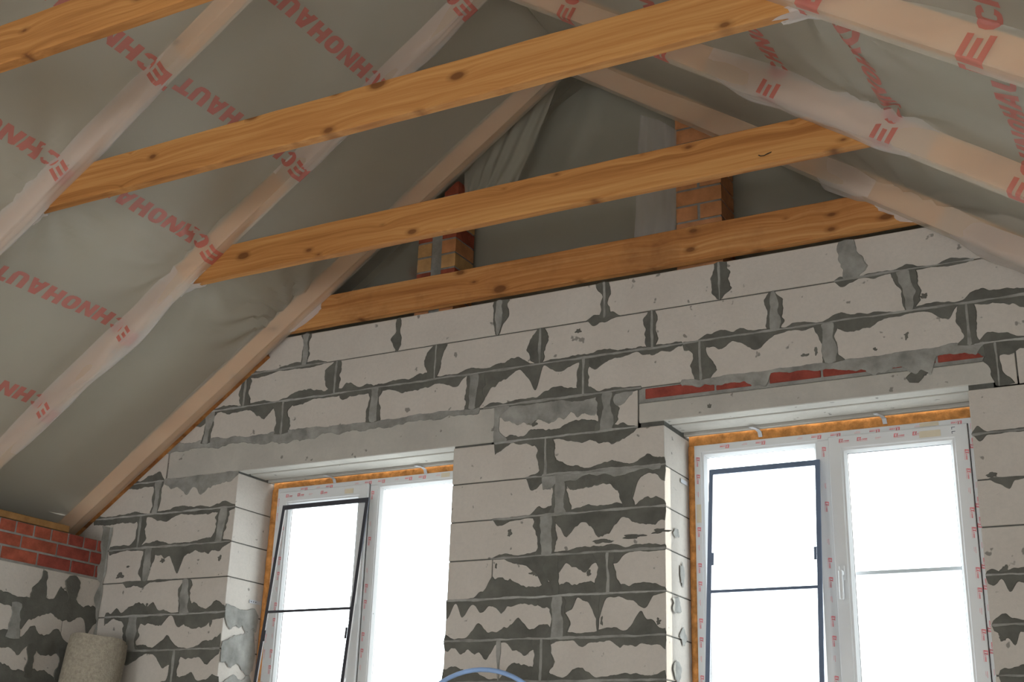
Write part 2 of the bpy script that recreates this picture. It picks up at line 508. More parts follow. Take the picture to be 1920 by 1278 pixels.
for k in range(11, 21):          # courses below the frame: plain running bond
    z1 = 4.088 - 0.2 * k; z0 = max(0.0, z1 - 0.2)
    spans = [(XW, W1[0]), (W1[1], W2[0]), (W2[1], XRW)] if z1 > W1[2] + 0.05 else [(XW, XRW)]
    for lo, hi in spans:
        x = lo
        step = 0.31 if k % 2 else 0.63
        while x < hi - 0.02:
            e = min(hi, x + step); step = 0.63
            wall_block(wall_back, x, e, z0, z1); x = e

# --- lintels: three concrete beams side by side over each opening
for (x0, x1, z0, z1) in (LINT1, LINT2):
    for (y0, y1) in ((0.0, 0.090), (0.106, 0.250), (0.268, WT)):
        MB().box(x0 + 0.003, x1 - 0.003, y0 + 0.001, y1 if y0 < 0.2 else 0.296, z0 - (0.012 if y0 > 0.2 else 0), z1 - 0.003, 0.004).build('lintel_beam', M_LINTEL, wall_back)
# --- flat red bricks bedded on the second lintel
bx = [x_on_wall(p, 3.44) for p in (1208, 1341, 1441, 1541, 1647, 1756, 1846)]
for i in range(len(bx) - 1):
    MB().box(bx[i] + 0.005, bx[i + 1] - 0.005, -0.001 + rng.uniform(-.002, .002), 0.12, 3.428, 3.480, 0.003).build('brick', M_BRICK_D, wall_back)
MB().box(LINT2[0] + 0.004, LINT2[1] - 0.004, 0.004, WT - 0.01, 3.411, 3.486).build('mortar_bed', M_MORTAR_G, wall_back)

# --- mortar smears -------------------------------------------------------------
def interp(st, t):
    if t <= st[0][0]: return st[0][1], st[0][2]
    for i in range(len(st) - 1):
        if t <= st[i + 1][0]:
            k = (t - st[i][0]) / max(1e-9, st[i + 1][0] - st[i][0])
            k = k * k * (3 - 2 * k)
            return tuple(st[i][j] + k * (st[i + 1][j] - st[i][j]) for j in (1, 2))
    return st[-1][1], st[-1][2]
def ragged(place, st, name, mat, parent, h=0.003, step=0.006, seed=0.0, rough=1.0, clip=None):
    """strip along t with irregular widths on both sides; place(t, w, depth)->world point"""
    t0, t1 = st[0][0], st[-1][0]
    n = max(3, int((t1 - t0) / step))
    mb = MB(); vv = []
    for i in range(n + 1):
        t = t0 + (t1 - t0) * i / n
        a, b = interp(st, t)
        fa = fbm(t, seed, 9, 4); fb = fbm(t, seed + 9.1, 9, 4)
        sc_a = abs(noise.noise((t * 13, seed, 1.3))); sc_b = abs(noise.noise((t * 13, seed, 8.8)))
        a = max(0.0012, a * (1.08 + 0.55 * rough * fa) - 0.30 * a * sc_a + 0.004 * rough * fa)
        b = max(0.0012, b * (1.08 + 0.55 * rough * fb) - 0.30 * b * sc_b + 0.004 * rough * fb)
        if i in (0, n): a *= 0.3; b *= 0.3
        if clip: a, b = clip(t, a, b)
        vv += [place(t, a + 0.001, 0.0), place(t, a * 0.93, h), place(t, -b * 0.93, h), place(t, -b - 0.001, 0.0)]
    ff = []
    for i in range(n):
        q = i * 4; ff += [(q + j, q + j + 1, q + j + 5, q + j + 4) for j in range(3)]
    return mb.add(vv, ff).build(name, mat, parent)
seedc = [0.0]
CRP = {'A': (640, 426), 'B': (1280, 426), 'L': (0, 426), 'D': (0, 852), 'P': (640, 852), 'R': (1280, 852)}
def mpp(X, z):
    a = pj((X, 0, z - 0.05))[1]; b = pj((X, 0, z + 0.05))[1]
    return 0.1 / (a - b)
def bed(k, crop, data, z=None, mat=None, h=None, light=True, x_lim=None):
    z = JZ(k) if z is None else z
    ox = CRP[crop][0]; st = []
    for (cx, up, dn) in data:
        X = x_on_wall(ox + cx / 3.0, z); q = mpp(X, z) / 3.0
        st.append((X, up * q, dn * q))
    if x_lim: st = [(min(max(t, x_lim[0]), x_lim[1]), a, b) for t, a, b in st]
    seedc[0] += 3.17; s = seedc[0]
    hh = h or (0.0028 + 0.0006 * rng.random())
    ragged(lambda t, w, d: (t, 0.001 - d - 0.0015, z + w), st, 'mortar_smear', mat or M_MORTAR, wall_back, hh, seed=s)
    if light:
        st2 = [(t, 0.004 + 0.004 * abs(noise.noise((t * 5, s, 0))), 0.004 + 0.003 * abs(noise.noise((t * 4, s, 5)))) for t, a, b in st]
        ragged(lambda t, w, d: (t, 0.0 - d - 0.002, z + w), st2, 'mortar_ridge', M_MORTAR_L if rng.random() < .3 else M_MORTAR_G, wall_back, hh + 0.0012, seed=s + 50, rough=0.8)
def vert(row, crop, cx, ws, light=0, z_hi=0.0, z_lo=0.0):
    z1 = 4.088 - 0.2 * row + z_hi; z0 = 4.088 - 0.2 * row - 0.2 - z_lo
    X = x_on_wall(CRP[crop][0] + cx / 3.0, (z0 + z1) / 2)
    q = mpp(X, (z0 + z1) / 2) / 3.0
    n = len(ws); st = [(-(z1 - (z1 - z0) * i / (n - 1)), w[1] * q, w[0] * q) for i, w in enumerate(ws)]
    seedc[0] += 3.17; s = seedc[0]
    hh = 0.0036 + 0.0005 * rng.random()
    pl = lambda t, w, d: (X + w, 0.001 - d - 0.0015, -t)
    ragged(pl, st, 'mortar_smear', M_MORTAR_G if light == 3 else M_MORTAR, wall_back, hh, seed=s)
    if light in (1, 2):
        f = 0.20 if light == 1 else 0.62
        m0 = 0.004 if light == 1 else 0.008
        ragged(pl, [(t, m0 + a * f * (0.7 if light == 2 else 0.3), m0 + b * f * (0.6 if light == 2 else .3)) for t, a, b in st], 'mortar_ridge', M_MORTAR_G, wall_back, hh + 0.0012, seed=s + 31, rough=0.8)

# bed joints (crop px at 3x: position along the joint, reach above, reach below)
bed(1, 'L', [(1330, 6, 12), (1420, 15, 22), (1560, 5, 8), (1650, 30, 8), (1780, 22, 18), (1840, 3, 3)])
bed(1, 'A', [(1380, 3, 3), (1420, 22, 45), (1470, 20, 25), (1530, 28, 8), (1570, 3, 3)], light=False)
bed(1, 'B', [(850, 4, 4), (890, 20, 30), (950, 10, 26), (1000, 6, 6), (1060, 14, 20), (1160, 18, 10), (1260, 35, 10), (1330, 14, 6), (1400, 6, 6), (1490, 28, 16), (1580, 14, 10), (1640, 4, 4)])
bed(2, 'L', [(1000, 10, 12), (1130, 6, 66), (1200, 16, 14), (1290, 30, 30), (1370, 14, 14), (1480, 20, 70), (1560, 10, 30), (1600, 16, 14), (1700, 40, 30), (1800, 36, 10), (1940, 18, 18)])
bed(2, 'A', [(-10, 20, 20), (25, 42, 66), (100, 16, 30), (180, 40, 20), (250, 26, 20), (380, 24, 52), (470, 40, 40), (560, 14, 30), (640, 14, 52), (720, 36, 10), (830, 14, 90), (900, 30, 62), (1000, 52, 16), (1095, 12, 96), (1140, 10, 5), (1230, 14, 62), (1330, 36, 20), (1440, 22, 76), (1540, 22, 22), (1660, 30, 16), (1740, 12, 60), (1800, 20, 30), (1920, 16, 26)])
bed(2, 'B', [(0, 16, 40), (60, 4, 20), (150, 24, 40), (210, 42, 64), (310, 38, 30), (400, 22, 66), (480, 12, 70), (560, 16, 30), (640, 34, 20), (760, 10, 8), (900, 46, 56), (1060, 22, 46), (1200, 12, 22), (1320, 14, 12), (1480, 22, 60), (1560, 12, 10), (1640, 44, 22), (1800, 52, 46), (1980, 40, 46)])
bed(3, 'A', [(800, 4, 4), (860, 30, 6), (960, 16, 8), (1060, 30, 20), (1210, 46, 18), (1330, 42, 26), (1500, 22, 16), (1690, 8, 8)])
bed(3, 'B', [(-10, 10, 20), (120, 8, 34), (300, 8, 60), (470, 6, 60), (500, 6, 12), (700, 10, 22), (860, 10, 40), (1000, 10, 54), (1150, 10, 74), (1380, 14, 90), (1430, 12, 24), (1560, 22, 36), (1640, 16, 70), (1700, 10, 10)], mat=M_MORTAR_G, light=False)
bed(3, 'B', [(1640, 6, 40), (1720, 48, 90), (1800, 40, 60), (1900, 14, 40), (1980, 16, 30)])
bed(3, 'L', [(880, 8, 20), (1000, 20, 20), (1180, 26, 26), (1400, 14, 22), (1600, 20, 40), (1850, 14, 30), (2080, 10, 40), (2300, 8, 30), (2500, 10, 30), (2700, 10, 20)], mat=M_MORTAR_G, light=False)
bed(4, 'A', [(862, 14, 70), (960, 44, 36), (1020, 30, 20), (1080, 66, 40), (1150, 46, 16), (1260, 60, 20), (1400, 84, 60), (1480, 60, 80), (1560, 36, 50), (1640, 10, 34), (1670, 4, 4)])
bed(4, 'D', [(640, 8, 8), (690, 28, 22), (780, 12, 26), (880, 56, 20), (925, 8, 8)])
bed(5, 'D', [(530, 20, 26), (640, 16, 40), (740, 20, 44), (840, 10, 10), (920, 12, 40), (1010, 34, 20), (1150, 16, 22), (1250, 30, 34), (1325, 12, 10)])
bed(5, 'P', [(1040, 4, 6), (1070, 18, 66), (1150, 60, 26), (1220, 70, 20), (1290, 46, 110), (1400, 30, 96), (1470, 40, 70), (1570, 44, 96), (1625, 24, 150), (1690, 44, 56), (1740, 66, 60), (1826, 70, 100)])
bed(6, 'D', [(615, 20, 22), (700, 20, 10), (780, 16, 10), (880, 34, 36), (960, 12, 66), (1012, 10, 130), (1050, 20, 60), (1120, 20, 46), (1220, 26, 60), (1300, 5, 8)])
bed(6, 'P', [(850, 3, 3), (880, 5, 40), (950, 5, 18), (1050, 8, 8), (1120, 46, 12), (1200, 44, 50), (1280, 24, 96), (1360, 40, 60), (1440, 34, 120), (1510, 22, 96), (1590, 30, 36), (1680, 50, 70), (1760, 60, 76), (1828, 24, 76)])
bed(7, 'D', [(690, 2, 2), (720, 6, 22), (800, 5, 44), (850, 6, 6), (1000, 2, 2)], light=False)
bed(7, 'P', [(840, 3, 3), (900, 26, 5), (1000, 12, 40), (1090, 16, 66), (1150, 22, 140), (1215, 22, 110), (1270, 18, 40), (1340, 24, 90), (1420, 46, 80), (1480, 30, 110), (1540, 34, 60), (1610, 16, 12), (1700, 34, 10), (1830, 26, 10)])
bed(8, 'D', [(590, 26, 54), (640, 60, 20), (680, 16, 30), (730, 50, 60), (820, 80, 50), (900, 22, 60), (960, 12, 12), (1010, 14, 66), (1090, 44, 60), (1150, 34, 60), (1210, 66, 40), (1268, 44, 34)])
bed(8, 'P', [(592, 5, 100), (645, 5, 12), (690, 6, 74), (740, 6, 26), (790, 30, 60), (850, 96, 44), (900, 116, 110), (940, 100, 40), (1000, 70, 36), (1100, 66, 60), (1200, 66, 80), (1290, 84, 70), (1330, 70, 10), (1380, 76, 40), (1430, 96, 130), (1500, 66, 20), (1560, 56, 36), (1640, 44, 46), (1700, 44, 80), (1760, 40, 20), (1830, 24, 10)])
bed(9, 'D', [(640, 8, 20), (710, 22, 66), (780, 46, 30), (850, 20, 18), (940, 56, 76), (1010, 16, 60), (1080, 12, 40), (1150, 44, 66), (1238, 96, 36)])
bed(9, 'P', [(578, 40, 66), (640, 14, 80), (690, 12, 76), (770, 100, 60), (830, 46, 120), (870, 26, 30), (920, 60, 16), (980, 100, 76), (1060, 36, 110), (1150, 86, 60), (1220, 40, 26), (1300, 24, 20), (1360, 20, 70), (1400, 24, 40), (1500, 46, 30), (1600, 46, 76), (1700, 110, 46), (1830, 36, 66)])
bed(10, 'P', [(565, 60, 60), (650, 70, 40), (740, 60, 50), (830, 12, 40), (880, 16, 80), (960, 84, 60), (1060, 60, 60), (1160, 60, 60), (1220, 34, 40), (1340, 84, 60), (1440, 20, 60), (1560, 40, 40), (1700, 30, 40), (1830, 60, 40)])
bed(10, 'D', [(620, 20, 40), (800, 10, 40), (960, 30, 60), (1050, 70, 40), (1110, 20, 40), (1180, 50, 40), (1230, 40, 40)])
bed(5, 'R', [(1625, 8, 8), (1665, 36, 38), (1720, 10, 10), (1830, 12, 10), (1960, 8, 8)])
bed(6, 'R', [(1720, 3, 3), (1760, 3, 26), (1830, 3, 44), (1870, 3, 10), (1980, 3, 3)], light=False)
bed(8, 'R', [(1705, 20, 40), (1740, 30, 60), (1790, 10, 30), (1840, 20, 110), (1880, 30, 60), (1980, 24, 40)])
bed(9, 'R', [(1740, 20, 30), (1820, 60, 80), (1860, 40, 110), (1900, 30, 40), (1980, 30, 60)])
bed(10, 'R', [(1780, 30, 30), (1830, 60, 90), (1900, 90, 60), (1980, 60, 60)])
bed(4, 'D', [(925, 10, 20), (1000, 10, 40), (1060, 10, 96), (1110, 10, 50), (1150, 10, 100), (1230, 10, 70), (1290, 10, 40), (1345, 6, 8)], mat=M_MORTAR_G, light=False)
bed(3, 'A', [(880, 4, 60), (1000, 4, 80), (1200, 4, 96), (1330, 4, 90), (1450, 4, 100), (1560, 4, 60), (1640, 4, 20)], z=JZ(3) - 0.012, mat=M_MORTAR_G, light=False, h=0.0024)
bed(5, 'P', [(1130, 10, 60), (1300, 10, 40), (1500, 10, 30), (1800, 8, 20)], mat=M_MORTAR_G, light=False, h=0.0045)
# head joints
vert(0, 'L', 1720, [(50, 30), (20, 20), (22, 34), (16, 16)], 2)
vert(0, 'A', 320, [(16, 16), (26, 24), (10, 14), (36, 28), (24, 20), (6, 6)], 0)
vert(0, 'A', 885, [(36, 50), (26, 44), (28, 40), (20, 20), (10, 10)], 2)
vert(0, 'A', 1480, [(50, 26), (44, 28), (20, 34), (24, 24), (18, 40), (40, 60)], 1)
vert(0, 'B', 205, [(44, 40), (48, 46), (40, 50), (34, 52), (12, 12)], 1)
vert(0, 'B', 930, [(50, 30), (46, 36), (50, 60), (52, 90), (40, 50)], 3)
vert(1, 'L', 1380, [(10, 24), (40, 40), (44, 34), (20, 60)], 1)
vert(1, 'L', 1890, [(16, 30), (56, 44), (62, 34), (54, 24), (30, 20)], 1)
vert(1, 'A', 530, [(24, 66), (52, 50), (58, 34), (44, 24), (50, 16)], 1)
vert(1, 'A', 1120, [(24, 24), (46, 34), (52, 52), (58, 44), (52, 44), (24, 20)], 1)
vert(1, 'A', 1748, [(16, 22), (40, 46), (46, 28), (58, 40), (36, 26)], 1)
vert(1, 'B', 515, [(20, 10), (36, 42), (36, 48), (42, 52), (44, 30)], 2)
vert(1, 'B', 1262, [(90, 44), (76, 46), (34, 62), (24, 42), (14, 20)], 2)
vert(2, 'L', 1170, [(46, 56), (34, 44), (34, 24), (44, 26)], 2)
vert(2, 'L', 1590, [(70, 60), (44, 50), (40, 50), (50, 40)], 1)
vert(2, 'A', 185, [(54, 44), (32, 32), (40, 30), (44, 34)], 2)
vert(2, 'A', 742, [(44, 60), (30, 66), (44, 54), (50, 46)], 2)
vert(2, 'A', 1362, [(44, 66), (36, 34), (40, 42), (44, 48)], 1)
vert(2, 'B', 100, [(70, 36), (54, 36), (46, 62), (40, 66)], 1)
vert(2, 'B', 822, [(56, 46), (36, 34), (40, 70), (34, 86)], 2)
vert(2, 'B', 1605, [(34, 32), (46, 48), (44, 50), (34, 44), (54, 70)], 1)
vert(3, 'A', 1487, [(50, 70), (44, 46), (44, 66), (64, 100), (70, 80)], 2)
vert(3, 'A', 872, [(20, 60), (12, 12), (14, 16), (12, 60)], 3)
vert(3, 'B', 1770, [(60, 20), (50, 10), (30, 20), (20, 60)], 1)
vert(4, 'D', 885, [(66, 34), (34, 24), (30, 22), (52, 14)], 2)
vert(4, 'P', 1148, [(70, 50), (44, 70), (40, 60), (46, 60)], 1)
vert(5, 'D', 785, [(44, 34), (30, 44), (24, 44), (66, 14)], 1)
vert(5, 'D', 1247, [(24, 60), (44, 40), (64, 34), (70, 24)], 2)
vert(5, 'P', 1228, [(54, 66), (50, 54), (50, 46), (64, 70)], 2)
vert(5, 'P', 1600, [(50, 36), (44, 30), (40, 34), (20, 40)], 0)
vert(6, 'D', 828, [(46, 44), (46, 46), (44, 40), (30, 20)], 2)
vert(6, 'P', 1155, [(66, 44), (74, 44), (64, 54), (66, 66)], 2)
vert(7, 'D', 1035, [(24, 40), (46, 44), (46, 66), (30, 90)], 2)
vert(7, 'P', 1210, [(100, 20), (90, 10), (40, 20), (20, 20)], 0)
vert(7, 'P', 1500, [(70, 66), (66, 34), (70, 44), (90, 60)], 1)
vert(8, 'D', 740, [(66, 66), (66, 62), (64, 60), (56, 40), (50, 60)], 2)
vert(8, 'P', 1212, [(46, 66), (46, 66), (36, 66), (66, 66)], 2)
vert(8, 'P', 1442, [(40, 20), (14, 8), (6, 5), (3, 3)], 0)
vert(9, 'D', 972, [(36, 56), (44, 50), (46, 36), (54, 36)], 1)
vert(9, 'P', 885, [(24, 22), (16, 14), (8, 6), (4, 4)], 3)
vert(9, 'P', 1122, [(66, 66), (54, 64), (44, 66), (60, 60)], 1)
# splashes of mortar on the block faces
for (px, py, w_, h_) in [(1085, 620, 9, 6), (1530, 657, 5, 12), (1510, 665, 12, 5), (1700, 630, 8, 9), (1733, 555, 10, 8), (1725, 700, 34, 22), (955, 999, 8, 9), (950, 832, 10, 6), (1000, 792, 16, 9),
                         (1025, 1080, 9, 14), (1003, 1075, 16, 8), (930, 1060, 4, 7), (1104, 1075, 9, 12), (1240, 995, 24, 7), (1130, 1015, 30, 7), (1190, 1005, 40, 6), (1128, 1163, 4, 12), (1235, 1165, 7, 9),
                         (225, 1080, 14, 9), (275, 1136, 6, 9), (412, 1045, 8, 8), (305, 1050, 10, 6), (395, 1165, 5, 12), (240, 1062, 6, 3), (1310, 700, 10, 3), (300, 1168, 10, 8), (1860, 890, 14, 8), (1885, 1070, 16, 18), (1880, 1190, 14, 16), (1640, 655, 6, 5), (1330, 760, 6, 5), (700, 1150, 1, 1)]:
    c = bpY(px, py); q = mpp(c.x, c.z); sd = rng.random() * 50
    vv = []; n = 22
    for ring, k, d in ((0, 1.0, 0.0), (1, 0.86, 0.0022)):
        for i in range(n):
            a = 2 * math.pi * i / n
            rr = k * (0.62 + 0.55 * noise.noise((1.6 * math.cos(a), 1.6 * math.sin(a), sd)) + 0.2 * noise.noise((5 * math.cos(a), 5 * math.sin(a), sd)))
            vv.append((c.x + math.cos(a) * w_ * q * rr, -0.0005 - d, c.z + math.sin(a) * h_ * q * rr))
    MB().add(vv, [(i, (i + 1) % n, n + (i + 1) % n, n + i) for i in range(n)] + [tuple(range(n, 2 * n))]).build('mortar_splash', M_MORTAR, wall_back)
# mortar over the right reveal-side of the first opening (on the block ends facing the light)
for (z, a, b) in ((2.50, 0.035, 0.11), (2.29, 0.10, 0.10), (2.09, 0.08, 0.06)):
    ragged(lambda t, w, d: (W1[0] + d + 0.0015, t, z + w), [(0.002, b * .5, a), (0.08, a * .6, b), (0.16, a * .7, b * .7), (0.25, a, b), (0.29, a * .3, b)], 'mortar_smear', M_MORTAR_G, wall_back, 0.003, seed=z * 9)
for (y, z, w_, h_) in ((.13, 2.78, .05, .03), (.20, 2.60, .04, .07), (.12, 2.44, .07, .05), (.20, 2.30, .05, .06), (.12, 2.14, .06, .07)):
    sd = rng.random() * 40; vv = []; n = 26
    for k, d in ((1.0, 0.0), (0.9, 0.002)):
        for i in range(n):
            a = 2 * math.pi * i / n
            rr = k * (0.75 + 0.4 * noise.noise((1.4 * math.cos(a), 1.4 * math.sin(a), sd)) + 0.15 * noise.noise((4 * math.cos(a), 4 * math.sin(a), sd)))
            vv.append((W2[0] + .0025 + d, y + math.cos(a) * w_ * rr, z + math.sin(a) * h_ * rr))
    MB().add(vv, [(i, (i + 1) % n, n + (i + 1) % n, n + i) for i in range(n)] + [tuple(range(n, 2 * n))]).build('mortar_splash', M_MORTAR_L, wall_back)

# ------------------------------------------------------------------ low side wall with brick courses
mb = MB()
mb.box(XW - 0.30, XW - g, YB, 0.0, -0.2, 2.94)
mb.box(XW - 0.54, XW - 0.40, YB, 0.3, 2.8, 3.30).box(XW - 0.54, XW - 0.3, YB, 0.3, 2.75, 2.9)
wall_left = structure(mb.build('wall_left', M_MORTAR_G, origin=(XW - 0.15, -4.6, 0)), 'low side wall of aerated blocks topped with three red brick courses')
def lblock(y0, y1, z0, z1, mat=None, name='block', d=0.12):
    gp = 0.003 if name == 'block' else 0.006
    return MB().box(XW - d, XW + rng.uniform(-.0015, .0015), y0 + gp, y1 - gp, z0 + gp, z1 - gp, 0.003).build(name, mat or M_BLOCK, wall_left)
LJ = {0: [-0.448, -0.218], 1: [-0.602, -0.258], 2: [-0.45, -0.221], 3: [-0.6, -0.3]}
for r_ in range(13):
    z1 = 2.712 - 0.2075 * r_; z0 = max(0, z1 - 0.2075)
    js = LJ.get(r_, [-0.3 if r_ % 2 else -0.6])
    e = [0.0] + sorted(js, reverse=True)
    while e[-1] > -4.6: e.append(e[-1] - 0.63)
    for i in range(len(e) - 1): lblock(e[i + 1], e[i], z0, z1)
zc = [2.716, 2.794, 2.870, 2.944]
tops = [-0.02, -0.082, -0.186, -0.307, -0.433, -0.558, -0.686, -0.802]
mids = [-0.02, -0.126, -0.378, -0.637, -0.89]
bots = [-0.02, -0.071, -0.259, -0.507, -0.764, -1.02]
for e, z0, z1, step in ((bots, zc[0], zc[1], 0.255), (mids, zc[1], zc[2], 0.256), (tops, zc[2], zc[3], 0.125)):
    while e[-1] > -2.6: e.append(e[-1] - step)
    for i in range(len(e) - 1):
        lblock(e[i + 1], e[i], z0, z1, M_BRICK_D if e[i] > -0.36 and rng.random() < .75 else M_BRICK, 'brick')
def lsmear(st, z=None, y=None, mat=None, h=0.003):
    seedc[0] += 2.3; s = seedc[0]
    if y is None: pl = lambda t, w, d: (XW + 0.001 + d, t, z + w)
    else: pl = lambda t, w, d: (XW + 0.001 + d, y + w, t)
    ragged(pl, st, 'mortar_smear', mat or M_MORTAR, wall_left, h if y is None else h + 0.0012, seed=s)
lsmear([(-4.6, .02, .02), (-4.0, .06, .05), (-3.4, .03, .06), (-2.8, .05, .03), (-2.2, .06, .06), (-1.6, .03, .05), (-1.1, .03, .05), (-.72, .035, .03), (-.62, .03, .03), (-.54, .03, .10), (-.42, .05, .05), (-.36, .03, .03), (-.30, .09, .05), (-.22, .10, .07), (-.12, .05, .04), (-.06, .05, .10), (-.005, .02, .05)], z=2.505)
lsmear([(-4.6, .02, .02), (-3.8, .05, .06), (-3.0, .04, .03), (-2.3, .07, .05), (-1.6, .03, .05), (-1.1, .05, .05), (-.7, .04, .04), (-.55, .03, .06), (-.48, .09, .03), (-.38, .04, .05), (-.28, .08, .04), (-.2, .03, .06), (-.1, .06, .03), (-.01, .03, .03)], z=2.297)
lsmear([(-4.6, .02, .02), (-3.6, .06, .04), (-2.8, .03, .06), (-2.0, .06, .04), (-1.1, .05, .05), (-.6, .05, .04), (-.4, .06, .06), (-.2, .04, .03), (-.01, .03, .03)], z=2.09)
lsmear([(2.51, .02, .06), (2.58, .03, .05), (2.64, .035, .03), (2.70, .02, .012)], y=-.448)
lsmear([(2.51, .04, .05), (2.58, .03, .05), (2.66, .04, .055), (2.705, .025, .03)], y=-.218)
lsmear([(2.30, .05, .05), (2.4, .035, .04), (2.5, .04, .04)], y=-.602, mat=M_MORTAR_G)
lsmear([(2.10, .04, .03), (2.2, .04, .02), (2.29, .05, .04)], y=-.45)
lsmear([(2.10, .03, .05), (2.2, .03, .03), (2.29, .04, .05)], y=-.221)
# mortar fillet in the corner
mb = MB(); vv = []
nz = 50
for i in range(nz + 1):
    z = 1.9 + (3.03 - 1.9) * i / nz
    wl = 0.026 + 0.03 * fbm(z, 1.1, 9); wr = 0.014 + 0.022 * fbm(z, 5.1, 9)
    if z > 2.70: wl += 0.035
    vv += [(XW + 0.0035, -max(.006, wl), z), (XW + 0.008, -0.009, z), (XW + max(.006, wr), -0.0045, z)]
mb.add(vv, [(3 * i + j, 3 * i + j + 1, 3 * i + j + 4, 3 * i + j + 3) for i in range(nz) for j in (0, 1)])
mb.build('mortar_fillet', M_MORTAR_G, wall_left)

structure(MB().box(XRW, XRW + 0.3, YB, -7.5, -0.2, 2.5).box(XRW, XRW + .3, -5.7, 0.0, -0.2, 2.5).box(XRW, XRW + .3, -7.5, -5.7, -.2, 0.5).box(XRW, XRW + .3, -7.5, -5.7, 2.2, 2.5).build('wall_right', M_BLOCK, origin=(XRW + .15, -4.6, 0)), 'aerated block side wall beside the camera')
mb = MB()
for a, b, z0, z1 in ((-6.14, -4.9, -.2, 2.7), (-2.9, -1.4, -.2, 2.7), (0.6, 1.7, -.2, 2.7), (-6.14, 1.7, 2.7, 3.1)):
    mb.box(a, b, YB - .3, YB, z0, z1)
mb.box(-4.9, -2.9, YB - .3, YB, -.2, 0.25).box(-1.4, .6, YB - .3, YB, -.2, .25)
mb.prism_y([(-6.1, 3.1), (1.0, 3.1), (-2.74, 5.75)], YB - .3, YB)
structure(mb.build('wall_front', M_BLOCK, origin=(-2.5, YB - .15, 0)), 'aerated block gable wall behind the camera')

# ------------------------------------------------------------------ roof underlay (ceiling)
mb = MB()
for side in (-1, 1):
    pts = []
    for n in (-0.215, -0.24):
        for Y in (YB - .3, WT + .06):
            pts += [RP(side, Y, -2.3 if side < 0 else -3.5, n), RP(side, Y, s_ridge(n), n)]
    mb.add(pts, [(0, 1, 3, 2), (4, 6, 7, 5), (0, 2, 6, 4), (1, 5, 7, 3), (0, 4, 5, 1), (2, 3, 7, 6)])
ceiling = structure(mb.build('ceiling', M_UNDER, origin=(XM, -4.5, 2.4)), 'dark roof underlay above the rafters')
# outer leaf closing the gable above the block wall
k = 0.21 / CS
tri = [(-5.0, 4.06), (-0.5, 4.06)]
tri = clip_poly(clip_poly([(-5.2, 4.06), (-0.3, 4.06), (-0.3, 5.7), (-5.2, 5.7)], -SL, 1, Z0 - SL * XL0 + k), SL, 1, Z0 + SL * XR0 + k)
MB().prism_y(tri, 0.31, 0.36).build('gable_board', M_UNDER, wall_back)


# ================================================================== ROOF TIMBERS
SIDE_TXT = {-1: 'slope above the red brick courses', 1: 'slope opposite the red brick courses'}
ORD = ['first', 'second', 'third', 'fourth']
for side in (-1, 1):
    for i, (y0, y1) in enumerate(RAFT):
        pts = []
        for n in (0.0, -0.106):
            for Y in (y0, y1):
                pts += [RP(side, Y, (-1.93 if side < 0 else -2.8), n), RP(side, Y, s_ridge(n) - 0.002, n)]
        o = MB().add(pts, [(0, 1, 3, 2), (4, 6, 7, 5), (0, 2, 6, 4), (1, 5, 7, 3), (0, 4, 5, 1), (2, 3, 7, 6)]).build('rafter', M_RAFTER)
        tag(o, 'film-wrapped pine rafter, %s from the gable wall, %s' % (ORD[i], SIDE_TXT[side]), 'rafter', 'rafters behind the film')
# bare batten between the wall and the first rafter
pts = []
for n in (0.004, -0.10):
    for Y in (-0.052, -0.004):
        pts += [RP(-1, Y, -1.9, n), RP(-1, Y, -0.20, n)]
tag(MB().add(pts, [(0, 1, 3, 2), (4, 6, 7, 5), (0, 2, 6, 4), (1, 5, 7, 3), (0, 4, 5, 1), (2, 3, 7, 6)]).build('timber_batten', M_TIE_W), 'bare timber batten squeezed between the gable rafter and block wall', 'batten')

TIE = [(-0.052, -0.002, 4.100, 4.285, M_TIE_W, 'reddish pine tie beam lying along the top of the block wall'),
       (-0.888, -0.838, 4.093, 4.272, M_TIE, 'knotty pine tie beam, second from the block gable wall'),
       (-1.893, -1.843, 4.093, 4.272, M_TIE, 'pine tie beam, third from the block gable wall'),
       (-2.858, -2.808, 4.093, 4.272, M_TIE, 'pine tie beam, fourth from the block gable wall')]
for ti, (y0, y1, z0, z1, mt, lab) in enumerate(TIE):
    nn = 60; vv = []
    nc = -0.085
    def xend(side, z):
        x = -((Z0 - z) + 0) / SL
        s_ = (z - Z0 + nc * CS) / SN
        return RP(side, 0, s_, nc).x
    for i in range(nn + 1):
        t = i / nn
        xb = xend(-1, z0) * (1 - t) + xend(1, z0) * t
        xt = xend(-1, z1) * (1 - t) + xend(1, z1) * t
        wob = 0.0022 * fbm(xb, ti * 5.0, 3.0, 3); chip = 0.004 * max(0, fbm(xb, 20 + ti, 5.0, 3) - 0.15)
        c = 0.003
        vv += [(xt, y0 + c, z1 + wob), (xt, y0, z1 - c + wob), (xb, y0, z0 + 0.005 + wob), (xb, y0 + 0.004 + chip * 3, z0 + wob + chip),
               (xb, y1 - c, z0 + wob), (xb, y1, z0 + c + wob), (xt, y1, z1 - c + wob), (xt, y1 - c, z1 + wob)]
    ff = [(8 * i + j, 8 * i + (j + 1) % 8, 8 * i + 8 + (j + 1) % 8, 8 * i + 8 + j) for i in range(nn) for j in range(8)]
    ff += [tuple(range(8)), tuple(range(nn * 8, nn * 8 + 8))]
    o = MB().add(vv, ff).build('tie_beam', mt)
    tag(o, lab, 'beam', 'pine tie beams across the roof')

# timber wall plate on the brick courses
tag(MB().box(XW - 0.14, XW - 0.012, -2.9, -0.30, 2.946, 2.985, 0.003).build('wall_plate', M_PLATE), 'brown timber plate lying on the red brick courses', 'timber')

